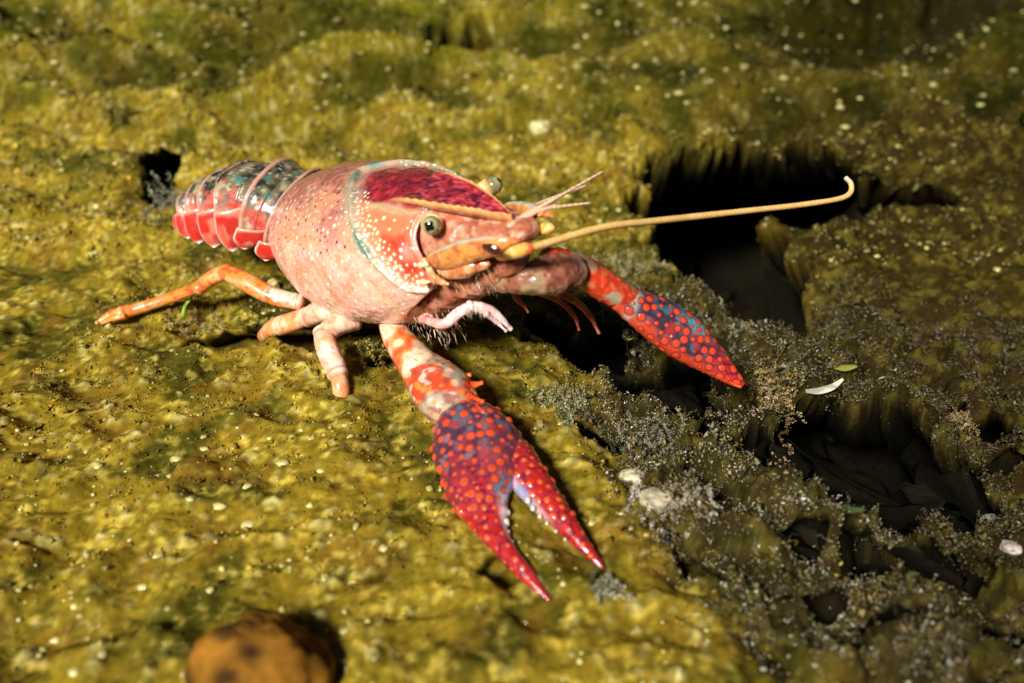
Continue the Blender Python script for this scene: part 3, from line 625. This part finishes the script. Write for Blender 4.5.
for (ax_, ay_, bx_, by_) in ((463, 388, 482, 383), (466, 398, 483, 402), (458, 378, 470, 375), (470, 406, 484, 412)):
    leg_seg('wrist_spine', [(ax_, ay_, .95, 7.5), (bx_, by_, 1.02, 2)], blotch(A(.66, .05, .015), A(.7, .12, .02)), cl, m=M_claw, ns=12, nr=16)
UPC = unit(A(-.15, -.30, .92))
rows = [(457, 413, .74, 22, .8), (462, 421, .70, 31, .75), (471, 437, .62, 41, .62), (481, 460, .52, 45, .55), (480, 487, .44, 36, .58), (484, 508, .38, 25, .62), (493, 530, .34, 15.5, .72), (509, 555, .27, 10.5, .8), (529, 577, .2, 8, .8), (549, 600, .1, 2.4, .8)]
P_, W_, H_2 = pathpx(rows)
g = sweep(P_, W_, H_2, up=UPC, ns=260, nr=170, cap0=.3)
ct = np.cos(g.th)[None]; st = np.sin(g.th)[None]; ss = g.s[:, None]
wv = g.side[len(g.s) // 2]; inner = ct * np.sign(wv[0])                # +1 on the side of the movable finger
base = claw_base(g, .42)
base = mix(base, A(.75, .66, .66), smooth(.55, .95, inner) * smooth(.50, .56, ss) * smooth(.80, .62, ss) * .8)
base = mix(base, A(.10, .22, .32), smooth(.3, .7, inner) * np.exp(-((ss - .50) / .06) ** 2) * .7); base = mix(base, A(.45, .40, .28), np.exp(-((ss - .03) / .04) ** 2) * .8)
g.push(.05 * smooth(.4, .9, inner) * np.exp(-((ss - .62) / .02) ** 2) + .012 * noise3(g.V * 4, 9) )
dotted(g, 190, .158, .060, .009, base, OR, mask=(ss < .60) & (st > -.4) & (ss > .03), seed=11, rim=A(.10, .03, .06))
pts = g.pick(90, .13, (ss > .50) & (ss < .97) & (st > -.3) & (inner < .5), 12); g.bumps(pts, np.random.default_rng(2).uniform(.02, .042, len(pts)), .010, A(.60, .12, .04))
edge_pts = g.pick(26, .2, (ss < .62) & (np.abs(st) < .35) & (inner < 0), 14); g.bumps(edge_pts, .065, .036, OR)
edge_pts = g.pick(16, .2, (ss < .36) & (np.abs(st) < .35) & (inner > 0), 15); g.bumps(edge_pts, .068, .045, OR)
palm = gobj('palm', g, M_claw, cl)
def teeth(parent, spots, c=A(.72, .60, .44)):
    for px, py, z, r in spots:
        p = on_z(px, py, z); t = (p - CAM) @ Fv; rr = r * t / FPX
        g = sweep([p - A(0, 0, rr * .5), p + A(0, 0, rr * .4)], [rr, rr * .8], [rr, rr * .8], ns=6, nr=12, up=(0, 1, 0)); g.C = np.zeros(g.V.shape) + c; gobj('tooth', g, M_white, parent)
teeth(cl, ((506, 522, .42, 4.0), (508, 512, .46, 2.6), (508, 532, .38, 2.3), (512, 542, .35, 2.0), (518, 553, .31, 1.8), (525, 563, .28, 1.5), (533, 573, .24, 1.3)))
rows = [(506, 449, .56, 19, .8), (514, 461, .55, 23, .7), (527, 477, .50, 20, .75), (543, 497, .44, 17, .75), (560, 517, .40, 13, .75), (579, 540, .30, 8.5, .8), (603, 568, .14, 2.4, .8)]
P_, W_, H_2 = pathpx(rows); g = sweep(P_, W_, H_2, up=UPC, ns=170, nr=110, cap0=.5)
ct = np.cos(g.th)[None]; st = np.sin(g.th)[None]; ss = g.s[:, None]; inner = -ct * np.sign(g.side[80][0])
base = claw_base(g, .12, purple=A(.22, .03, .06)); base = mix(base, A(.74, .62, .62), smooth(.55, .95, inner) * smooth(.15, .25, ss) * smooth(.75, .5, ss) * .8); base = mix(base, A(.14, .2, .4), smooth(.35, .8, inner) * smooth(.3, .4, ss) * smooth(.6, .5, ss) * .7)
dotted(g, 70, .15, .042, .016, base, A(.60, .09, .02), mask=(ss < .95) & (st > -.4) & (inner < .6), seed=21)
edge_pts = g.pick(14, .2, (ss < .7) & (np.abs(st) < .35) & (inner < 0), 15); g.bumps(edge_pts, .055, .035, OR)
dac = gobj('movable_finger', g, M_claw, cl)
teeth(cl, ((528, 500, .52, 3.0), (533, 508, .48, 2.6), (540, 516, .44, 2.2), (547, 523, .41, 1.9), (556, 531, .37, 1.7), (565, 539, .33, 1.5)))

# far claw
P_, W_, H_2 = pathpx([(500, 282, 2.7, 13), (530, 278, 2.85, 20), (552, 274, 2.85, 25), (572, 270, 2.8, 20)], .8)
g = sweep(P_, W_, H_2, ns=80, nr=70); g.C = blotch(A(.26, .09, .05), A(.34, .22, .12), A(.14, .03, .02), 5, 15)(g); g.push(.025 * noise3(g.V * 7, 5) + .012 * noise3(g.V * 18, 6))
cf = gobj('claw_arm', g, M_claw, cray)
P_, W_, H_2 = pathpx([(548, 258, 3.0, 14), (566, 263, 2.85, 17), (590, 276, 2.6, 20), (612, 290, 2.35, 19), (630, 300, 2.15, 17)], .8)
g = sweep(P_, W_, H_2, ns=120, nr=100); n = noise3(g.V * 5, 96); m_ = noise3(g.V * 14, 97); ss = g.s[:, None]
b_ = mix(np.zeros(g.V.shape) + A(.50, .035, .012), A(.30, .26, .16), smooth(.1, .5, n)); b_ = mix(b_, A(.64, .16, .04), smooth(.1, .6, m_) * .6)
dotted(g, 54, .15, .058, .014, b_, A(.66, .045, .012), seed=31)
gobj('wrist', g, M_claw, cf)
UF = unit(A(-.35, -.45, .82))
rows = [(618, 298, 2.25, 13, .8), (634, 306, 2.1, 18, .75), (660, 321, 1.85, 24, .66), (685, 338, 1.6, 24, .62), (706, 355, 1.35, 18, .62), (726, 371, 1.15, 11, .65), (743, 384, 1.0, 2.6, .7)]
P_, W_, H_2 = pathpx(rows); g = sweep(P_, W_, H_2, up=UF, ns=230, nr=150, cap0=.4); ct = np.cos(g.th)[None]; st = np.sin(g.th)[None]; ss = g.s[:, None]; low = np.clip(ct * np.sign(-g.side[100][2]) + .25 * noise3(g.V * 8, 99), -1, 1)
base = claw_base(g, .70, purple=A(.035, .022, .035), red=A(.42, .02, .008), blue=A(.03, .14, .20)); base = mix(base, A(.55, .05, .012), smooth(.45, .95, low) * .9); base = mix(base, A(.08, .30, .33), smooth(.1, .5, -low) * np.exp(-((ss - .5) / .10) ** 2) * .8); base = mix(base, A(.40, .44, .34), np.exp(-((ss - .12) / .04) ** 2) * .7)
dotted(g, 140, .15, .058, .009, base, A(.66, .05, .012), mask=(ss < .97) & (ss > .1) & (st > -.5), seed=41, rim=A(.05, .015, .03))
gobj('palm', g, M_claw, cf)
rows = [(672, 342, 1.55, 9, .8), (690, 354, 1.35, 9, .8), (710, 367, 1.2, 7.5, .8), (728, 379, 1.05, 5, .8), (741, 387, .95, 1.5, .8)]
P_, W_, H_2 = pathpx(rows); g = sweep(P_, W_, H_2, up=UF, ns=80, nr=40); g.C = blotch(A(.52, .04, .012), A(.66, .12, .02), A(.35, .02, .01))(g); gobj('movable_finger', g, M_claw, cf)

# ------------------------------------------------------------------ what lies and grows on the bed
def tet_grains(P_, size, C_, seed, thin=(.35, 1.0), up=None):
    """irregular four-sided grains and flakes at the given places, as one mesh"""
    r = np.random.default_rng(seed); n = len(P_)
    base = np.array([[1, 1, 1], [1, -1, -1], [-1, 1, -1], [-1, -1, 1]], float) * .6
    V = base[None] + r.normal(0, .25, (n, 4, 3))
    sc_ = np.stack([r.uniform(.7, 1.6, n), r.uniform(.5, 1.1, n), r.uniform(thin[0], thin[1], n)], -1)
    V = V * sc_[:, None]
    q = unit(r.normal(0, 1, (n, 4))); w, x, y, z = q.T
    Rm = np.stack([1 - 2 * (y * y + z * z), 2 * (x * y - z * w), 2 * (x * z + y * w), 2 * (x * y + z * w), 1 - 2 * (x * x + z * z), 2 * (y * z - x * w), 2 * (x * z - y * w), 2 * (y * z + x * w), 1 - 2 * (x * x + y * y)], -1).reshape(n, 3, 3)
    V = np.einsum('nij,nkj->nki', Rm, V) * size[:, None, None] + P_[:, None]
    F = np.array([[0, 1, 2], [0, 3, 1], [0, 2, 3], [1, 3, 2]])[None] + (np.arange(n) * 4)[:, None, None]
    return V.reshape(-1, 3), F.reshape(-1, 3), np.repeat(C_, 4, 0)
def stuff(name, V, F, C_, m, label=None, sm=True):
    o = obj(name, V, F, C_, m, origin=A(0, 0, 0), sm=sm); del o['_w']; o['kind'] = 'stuff'
    if label: o['label'] = label
    return o
def sample(n, x0, x1, y0, y1, seed):
    r = np.random.default_rng(seed); return r.uniform(x0, x1, n), r.uniform(y0, y1, n), r

# fine algae fuzz over the mat
parts_ = []
for n, box, s0, s1, sd in ((60000, (-8.5, 8, -8.2, 4.5), .012, .036, 1), (45000, (-14, 14, 4, 12), .022, .06, 2), (40000, (-19, 19, 11, 23), .04, .09, 3)):
    x, y, r = sample(n, *box, sd); p, c, rr, hm = terrain(x, y); keep = (r.random(n) > rr * .6) & (hm < .4) & (noise2(x * 2.3, y * 2.3, 201) + .5 * noise2(x * 6, y * 6, 202) > r.uniform(-.5, .35, n))
    p, c, r_n = p[keep], c[keep], keep.sum(); sz = r.uniform(s0, s1, r_n) * (1 + 1.2 * (r.random(r_n) < .06))
    k2 = r.random(r_n) < np.clip(.75 + .12 * (p[:, 1] + 1), .12, .75); p, c, sz = p[k2], c[k2], sz[k2]; r_n = len(p); c = c * r.uniform(.8, 1.7, (r_n, 1)); c = np.where((r.random(r_n) < .16 * smooth(3, 5, p[:, 0]) * smooth(13, 9, p[:, 1]))[:, None], A(.30, .25, .06), c); c = np.where(r.random((r_n, 1)) < .08, c * .4 + A(.34, .28, .10) * .6, c)
    p[:, 2] += sz * .25; parts_.append(tet_grains(p, sz, c, sd + 50))
def join(L):
    off = 0; Vs, Fs, Cs = [], [], []
    for v_, f_, c_ in L: Vs.append(v_); Fs.append(f_ + off); Cs.append(c_); off += len(v_)
    return np.concatenate(Vs), np.concatenate(Fs), np.concatenate(Cs)
stuff('algae_fuzz', *join(parts_), M_flake, 'fine olive algae fuzz covering the bed')

# pale and brown debris on the broken ground
x, y, r = sample(340000, -1, 13, -8.2, 6.5, 4); p, c, rr, hm = terrain(x, y)
cl_n = noise2(x * 1.3, y * 1.5, 211) + .7 * noise2(x * 3.7, y * 4.1, 212) + .5 * noise2(x * 9, y * 9, 213)
keep = (r.random(len(x)) < rr * smooth(-.5, .35, cl_n) * .95 * (1 - .5 * hm)) & (hm < .93)
p, cl_n, hmk = p[keep], cl_n[keep], hm[keep][:, None]; n = len(p); sz = r.uniform(.010, .042, n) * .8 * (1 + 1.3 * (r.random(n) < .05))
pal = np.array([[.46, .40, .27], [.24, .19, .09], [.11, .08, .03], [.28, .22, .05], [.17, .19, .10], [.66, .60, .48], [.05, .04, .02], [.24, .15, .07]])
c = pal[r.choice(8, n, p=[.10, .17, .22, .14, .09, .05, .15, .08])] * r.uniform(.35, 1.15, (n, 1)); c = mix(c, A(.05, .034, .012), smooth(3.0, 7.5, p[:, 0]) * .68) * (1 - .5 * hmk)  # falloff to the right and hollow shade put into the debris colour
p[:, 2] += sz * r.uniform(0, 2.2, n) + .12 * np.clip(cl_n - .2, 0, 1) * r.random(n)
ns_ = 6500; x, y, r = sample(ns_, 0, 12.5, -8, 5.5, 5); q, _c, rr, hm = terrain(x, y); kk = (rr > .5) & (hm < .3) & (noise2(x * 1.2, y * 1.2, 215) + .5 * noise2(x * 3, y * 3, 216) > -.15); q = q[kk].copy(); m_s = len(q)
c0 = pal[r.choice(8, m_s, p=[.2, .14, .16, .14, .14, .1, .04, .08])] * r.uniform(.7, 1.3, (m_s, 1)); c0 = mix(c0, A(.07, .05, .016), smooth(3.0, 7, q[:, 0]) * .7) * (1 + .35 * smooth(3.5, 1.5, q[:, :1])); dd = unit(r.normal(0, .6, (m_s, 3)) + A(0, -.1, .9)); Pf, Cf, Sf = [], [], []  # threads paler on the left, darker right: painted light falloff
for j in range(13):
    dd = unit(dd + r.normal(0, .45, (m_s, 3))); q = q + dd * r.uniform(.012, .034, (m_s, 1)); Pf.append(q + r.normal(0, .008, q.shape)); Cf.append(c0 * r.uniform(.7, 1.3, (m_s, 1))); Sf.append(r.uniform(.006, .018, m_s))
stuff('silt_threads', *tet_grains(np.concatenate(Pf), np.concatenate(Sf), np.concatenate(Cf), 78, thin=(.2, .8)), M_flake, 'fine silt threads standing on the broken ground')
stuff('debris', *tet_grains(p, sz, c, 77, thin=(.12, .8)), M_flake, 'loose pale and brown debris on the broken ground')
print('debris', n)

# pale nodules beaded over the mat
def ico():
    t = (1 + 5 ** .5) / 2
    v_ = np.array([[-1, t, 0], [1, t, 0], [-1, -t, 0], [1, -t, 0], [0, -1, t], [0, 1, t], [0, -1, -t], [0, 1, -t], [t, 0, -1], [t, 0, 1], [-t, 0, -1], [-t, 0, 1]], float)
    f_ = [[0, 11, 5], [0, 5, 1], [0, 1, 7], [0, 7, 10], [0, 10, 11], [1, 5, 9], [5, 11, 4], [11, 10, 2], [10, 7, 6], [7, 1, 8], [3, 9, 4], [3, 4, 2], [3, 2, 6], [3, 6, 8], [3, 8, 9], [4, 9, 5], [2, 4, 11], [6, 2, 10], [8, 6, 7], [9, 8, 1]]
    v_ = list(unit(v_)); f2 = []; mem = {}
    def mid(i, j):
        k = (min(i, j), max(i, j))
        if k not in mem: mem[k] = len(v_); v_.append(unit(v_[i] + v_[j]))
        return mem[k]
    for i, j, k in f_:
        a_, b2, c2 = mid(i, j), mid(j, k), mid(k, i); f2 += [[i, a_, c2], [j, b2, a_], [k, c2, b2], [a_, b2, c2]]
    return np.array(v_), np.array(f2)
IV, IF = ico()
NODC = A(.52, .46, .17)
def blobs(p, s_, c_, seed, flat=.6):
    r = np.random.default_rng(seed); n = len(p)
    sc_ = np.stack([r.uniform(.8, 1.3, n), r.uniform(.8, 1.2, n), np.full(n, flat)], -1) * s_[:, None]
    V = IV[None] * (1 + .16 * r.normal(0, 1, (n, len(IV), 1))) * sc_[:, None] + p[:, None]
    return V.reshape(-1, 3), (IF[None] + (np.arange(n) * len(IV))[:, None, None]).reshape(-1, 3), np.repeat(c_, len(IV), 0)
L = []
for n, box, s0, s1, sd in ((620, (-8.5, 5, -8.2, 4), .018, .055, 11), (500, (-13, 12, 4, 12), .03, .085, 12), (900, (-18, 18, 11, 23), .05, .13, 13)):
    x, y, r = sample(n * 3, *box, sd); p, c, rr, hm = terrain(x, y); k = (noise2(x * .6, y * .6, 221) + .4 * noise2(x * 2, y * 2, 222) > r.uniform(-.4, .6, len(x))) & (rr < .4) & (hm < .2)
    p = p[k][:n]; s_ = r.uniform(0, 1, len(p)) ** 2.2 * (s1 - s0) + s0; cc = mix(c[k][:n] * 1.6, NODC, r.uniform(.3, 1, len(p))) * r.uniform(.7, 1.15, (len(p), 1)); L.append(blobs(p, s_, cc, sd))
stuff('pale_nodules', *join(L), M_bubble, 'tiny pale nodules beaded over the olive mat')
nod = None; r = np.random.default_rng(3)
for px, py, w in ((177, 459, 9), (283, 463, 9), (248, 487, 8), (220, 506, 9), (190, 499, 7), (321, 470, 7), (249, 524, 9), (158, 555, 8), (75, 606, 8), (102, 655, 10), (75, 672, 11), (144, 587, 9), (98, 466, 6), (20, 509, 6), (345, 631, 8), (368, 622, 6), (384, 548, 7), (56, 640, 8), (205, 449, 6), (302, 430, 5), (345, 425, 5), (310, 505, 6), (210, 590, 6), (290, 560, 5), (130, 540, 5), (270, 438, 5),
                  (116, 163, 6), (97, 206, 7), (55, 62, 6), (160, 35, 4), (752, 128, 10), (690, 124, 7), (845, 127, 6), (638, 88, 5), (712, 36, 4), (905, 74, 4), (860, 98, 5), (795, 62, 4), (560, 87, 5), (655, 60, 4), (980, 105, 5)):
    # walk down the view ray until it meets the sheet, then seat a nodule there
    ts = np.linspace(8, 45, 1500); rp = CAM + ray(px, py) * ts[:, None]; h = terrain(rp[:, 0], rp[:, 1], False)[:, 2]; k = np.argmax(rp[:, 2] < h); p = rp[k]; rad = w * ts[k] / FPX * .62
    v_, f_, c_ = blobs(np.array([[0, 0, 0.]]), np.array([rad]), np.array([NODC * r.uniform(.85, 1.15)]), int(px)); v_ = v_ * (1, 1, .8)
    o = obj('algae_nodule', v_ + p, f_, c_, M_bubble, origin=p); tag(o, 'pale rounded nodule, one of the larger ones dotting the olive algae mat', 'nodule', 'larger pale nodules on the algae mat')
def ground_at(px, py):
    ts = np.linspace(8, 45, 3000); rp = CAM + ray(px, py) * ts[:, None]; h = terrain(rp[:, 0], rp[:, 1], False)[:, 2]; k = np.argmax(rp[:, 2] < h); return rp[k], ts[k]

# tufts of weed and silt
def tuft(name, label, cat, px, py, wpx, hpx, cols, n_str=26, grain=.022, lean=(0, 0), seed=1, spread=1.0, dens=24, zfix=None):
    p0, t = ground_at(px, py)
    if zfix is not None: p0 = on_z(px, py, zfix); t = (p0 - CAM) @ Fv
    r = np.random.default_rng(seed); W = wpx * t / FPX; H = hpx * t / FPX / .85; Ps, Cs, Sz = [], [], []
    cols = np.array(cols)
    for i in range(n_str):
        a0 = r.uniform(0, 2 * math.pi); rr = W * r.random() ** .6
        b = p0 + A(math.cos(a0) * rr, math.sin(a0) * rr * .7, 0); d = unit(A(r.normal(0, .5) * spread + lean[0], r.normal(0, .5) * spread + lean[1], 1.0)); b[2] = p0[2] if zfix is not None else terrain(b[0], b[1], False)[2] - .03
        ln = H * r.uniform(.35, 1.0); m = int(dens * ln / H) + 4; q = b.copy(); c0 = cols[r.integers(len(cols))]
        for j in range(m):
            d = unit(d + r.normal(0, .22, 3)); q = q + d * ln / m
            for _ in range(2): Ps.append(q + r.normal(0, grain * .8, 3)); Cs.append(c0 * r.uniform(.6, 1.4)); Sz.append(grain * r.uniform(.4, 1.25))
    V, F, Cc = tet_grains(np.array(Ps), np.array(Sz), np.clip(np.array(Cs), 0, 1), seed, thin=(.12, .7))
    o = obj(name, V, F, Cc, M_flake, origin=p0, sm=True); return tag(o, label, cat)
PAL = [[.46, .42, .30], [.34, .32, .20], [.22, .22, .13]]; OLV = [[.34, .27, .05], [.22, .18, .03], [.45, .38, .12]]; BRN = [[.30, .18, .08], [.20, .13, .04], [.40, .30, .16]]; GRG = [[.22, .22, .10], [.36, .34, .20], [.11, .11, .05]]
tuft('weed_tuft', 'small upright tuft of olive weed on the left slope behind the tail', 'weed', 119, 118, 8, 26, OLV, 14, .05, seed=1)
tuft('silt_clump', 'ragged pale grey silt clump hanging left of the tail fan', 'silt clump', 176, 222, 7, 52, PAL, 34, .04, seed=2, zfix=.1, spread=.25, lean=(-.15, 0))
tuft('weed_tuft', 'feathery grey-green weed between the two claws, nearest the open fingers', 'weed', 590, 430, 34, 26, GRG, 60, .022, seed=3, lean=(-.4, -.2))
tuft('weed_tuft', 'pale fluffy weed just right of the near wrist', 'weed', 556, 400, 30, 22, [[.36, .32, .16], [.26, .24, .08], [.46, .42, .26]], 60, .020, seed=4)
tuft('weed_tuft', 'yellow-brown bushy weed at the tip of the far claw', 'weed', 772, 398, 20, 36, [[.40, .26, .11], [.26, .18, .05], [.16, .11, .04], [.36, .30, .12]], 60, .024, seed=5)
tuft('weed_tuft', 'dark brown weed clump below the far claw tip', 'weed', 782, 432, 22, 28, BRN, 44, .024, seed=6)
tuft('weed_tuft', 'grey tuft of weed wrapped round the tips of the near claw', 'weed', 608, 590, 16, 20, GRG + PAL, 34, .022, seed=7)
tuft('weed_tuft', 'spiky yellow-green weed on the left lip of the dark hollow', 'weed', 668, 322, 9, 24, [[.40, .36, .12], [.5, .46, .24]], 14, .028, seed=8, lean=(.3, 0))
tuft('weed_tuft', 'grey-green weed running along the upper edge of the far claw', 'weed', 722, 345, 26, 16, GRG + PAL, 50, .026, seed=9)
tuft('weed_tuft', 'dim olive weed strands on the brown rock right of the hollow', 'weed', 850, 300, 40, 20, [[.12, .10, .02], [.20, .17, .04], [.09, .06, .02]], 60, .03, seed=11)
tuft('weed_tuft', 'pale lumpy weed beside the lower right black hollow', 'weed', 962, 418, 20, 14, [[.30, .20, .09], [.36, .29, .13], [.18, .12, .05]], 46, .022, seed=12)
tuft('weed_tuft', 'pale brown weed bank below the gap between the claws', 'weed', 668, 505, 46, 18, [[.40, .34, .24], [.26, .2, .1], [.5, .45, .36], [.12, .09, .04]], 90, .022, seed=13)
tuft('weed_tuft', 'dark tangled weed under the middle of the far claw', 'weed', 640, 440, 40, 30, [[.14, .13, .08], [.26, .24, .16], [.06, .05, .03], [.34, .28, .18]], 80, .020, seed=14)
tuft('weed_tuft', 'olive weed fringe on the bank under the antenna, left of the hollow', 'weed', 630, 270, 30, 24, [[.30, .26, .08], [.18, .15, .04], [.42, .38, .2]], 80, .026, seed=15)
tuft('weed_tuft', 'brown weed growing round the hind walking legs', 'weed', 200, 330, 34, 14, OLV + BRN, 40, .022, seed=16)
tuft('weed_tuft', 'yellow weed below the carapace between the bent leg and the claw arm', 'weed', 372, 352, 18, 22, OLV, 36, .022, seed=17)

# stones, shells, blade, gas bubble
def stone(name, label, cat, px, py, wpx, hpx, col, seed, m=M_stone, sink=.3, deep=.8, col2=None):
    p, t = ground_at(px, py); W = wpx * t / FPX; H = hpx * t / FPX
    u, w = np.meshgrid(np.linspace(0, math.pi, 44), np.linspace(0, 2 * math.pi, 64, endpoint=False), indexing='ij')
    D = np.stack([np.sin(u) * np.cos(w), np.sin(u) * np.sin(w), np.cos(u)], -1)
    rad = 1 + .22 * noise3(D * 1.6 + seed, seed) + .08 * noise3(D * 4 + seed, seed + 1) + .03 * noise3(D * 10, seed + 2)
    V = D * rad[..., None] * A(W, W * deep, H); g = Grid(V + p + A(0, 0, H * (1 - 2 * sink) * .5)); n = noise3(D * 3, seed + 3)
    g.C = mix(np.zeros(V.shape) + col, np.asarray(col2 if col2 is not None else np.array(col) * .45), smooth(-.1, .6, n)); 
    if (g.N[20, 5] @ D[20, 5]) < 0: g.flip = True
    return tag(gobj(name, g, m, None, p), label, cat)
stone('stone', 'rounded orange-brown stone, out of focus at the bottom edge', 'stone', 262, 680, 66, 58, (.20, .085, .008), 5, m=M_rough, sink=.36, col2=(.05, .022, .004))
stone('pebble', 'pale cream pebble on the slope above the animal', 'pebble', 541, 131, 11, 9, (.50, .46, .20), 6, m=M_bubble)
stone('pebble', 'flat whitish pebble among the debris right of the near claw', 'pebble', 632, 478, 13, 7, (.50, .46, .30), 7)
stone('pebble', 'long pale pebble just below the flat whitish one', 'pebble', 656, 500, 18, 7, (.42, .36, .24), 8)
stone('pebble', 'small orange pebble tucked under the shell edge by the first hind leg', 'pebble', 274, 287, 6, 7, (.5, .36, .12), 9)
stone('pebble', 'pinkish grey pebble at the right edge of the picture', 'pebble', 1012, 548, 12, 6, (.40, .32, .28), 10)
stone('pebble', 'grey pebble between the lower black hollow and the right edge', 'pebble', 990, 520, 9, 4, (.26, .26, .2), 12)
def flake(name, label, cat, px, py, pts, hw, col, m=M_white, lift=.15):
    p, t = ground_at(px, py); P_ = np.array([at_depth(a_, b_, t - lift) for a_, b_ in pts]); W = np.array(hw) * t / FPX
    g = sweep(P_, W, W * .22, up=(0, -.5, .85), ns=30, nr=20, cap0=.3, cap1=.3); g.C = mix(np.zeros(g.V.shape) + col, np.array(col) * .6, smooth(0, .5, noise3(g.V * 12, 4)))
    return tag(gobj(name, g, m, None, p), label, cat)
flake('shell_fragment', 'curved white shell fragment right of the far claw tip', 'shell fragment', 824, 392, ((806, 391), (818, 391), (832, 387), (843, 379)), [2, 3.6, 3.4, 1.4], (.46, .44, .34))
flake('leaf_scrap', 'small yellow-green leaf scrap above the white shell fragment', 'leaf scrap', 845, 369, ((834, 367), (845, 368), (857, 366)), [2, 3.6, 1.5], (.17, .17, .03), M_flake)
flake('leaf_scrap', 'green leaf scrap lying in the lower right black hollow', 'leaf scrap', 850, 512, ((840, 508), (852, 510), (864, 509)), [2.4, 3.4, 1.6], (.03, .06, .015), M_flake)
flake('grass_blade', 'thin bright green blade under the long hind leg', 'blade', 186, 312, ((182, 317), (185, 306), (191, 298), (199, 291)), [1.2, 1.6, 1.3, .6], (.20, .36, .01), M_flake, .3)
flake('shell_fragment', 'thin pale splinter among the weed below the far claw', 'shell fragment', 667, 434, ((664, 424), (668, 432), (672, 438)), [1, 1.6, .8], (.5, .5, .42))
# gas bubble on a thread of weed
b = on_z(628, 335, 1.0); t = (b - CAM) @ Fv; p, _ = ground_at(634, 372)
u, w = np.meshgrid(np.linspace(0, math.pi, 24), np.linspace(0, 2 * math.pi, 32, endpoint=False), indexing='ij'); D = np.stack([np.sin(u) * np.cos(w), np.sin(u) * np.sin(w), np.cos(u)], -1)
g = Grid(b + D * (6 * t / FPX)); g.flip = (g.N[12, 3] @ D[12, 3]) < 0; tag(gobj('gas_bubble', g, M_gas, None, b), 'clear round gas bubble caught on a weed thread below the far claw', 'bubble')
g = sweep(np.array([p, (p + b) / 2 + A(-.06, 0, .05), b - A(0, 0, 6 * t / FPX)]), [.012, .009, .006], [.012, .009, .006], ns=20, nr=8); g.C = np.zeros(g.V.shape) + A(.10, .08, .04)
tag(gobj('weed_thread', g, M_flake, None, p), 'thin brown weed thread holding up the clear gas bubble', 'weed')
for o in sc.objects:
    if '_w' in o: del o['_w']
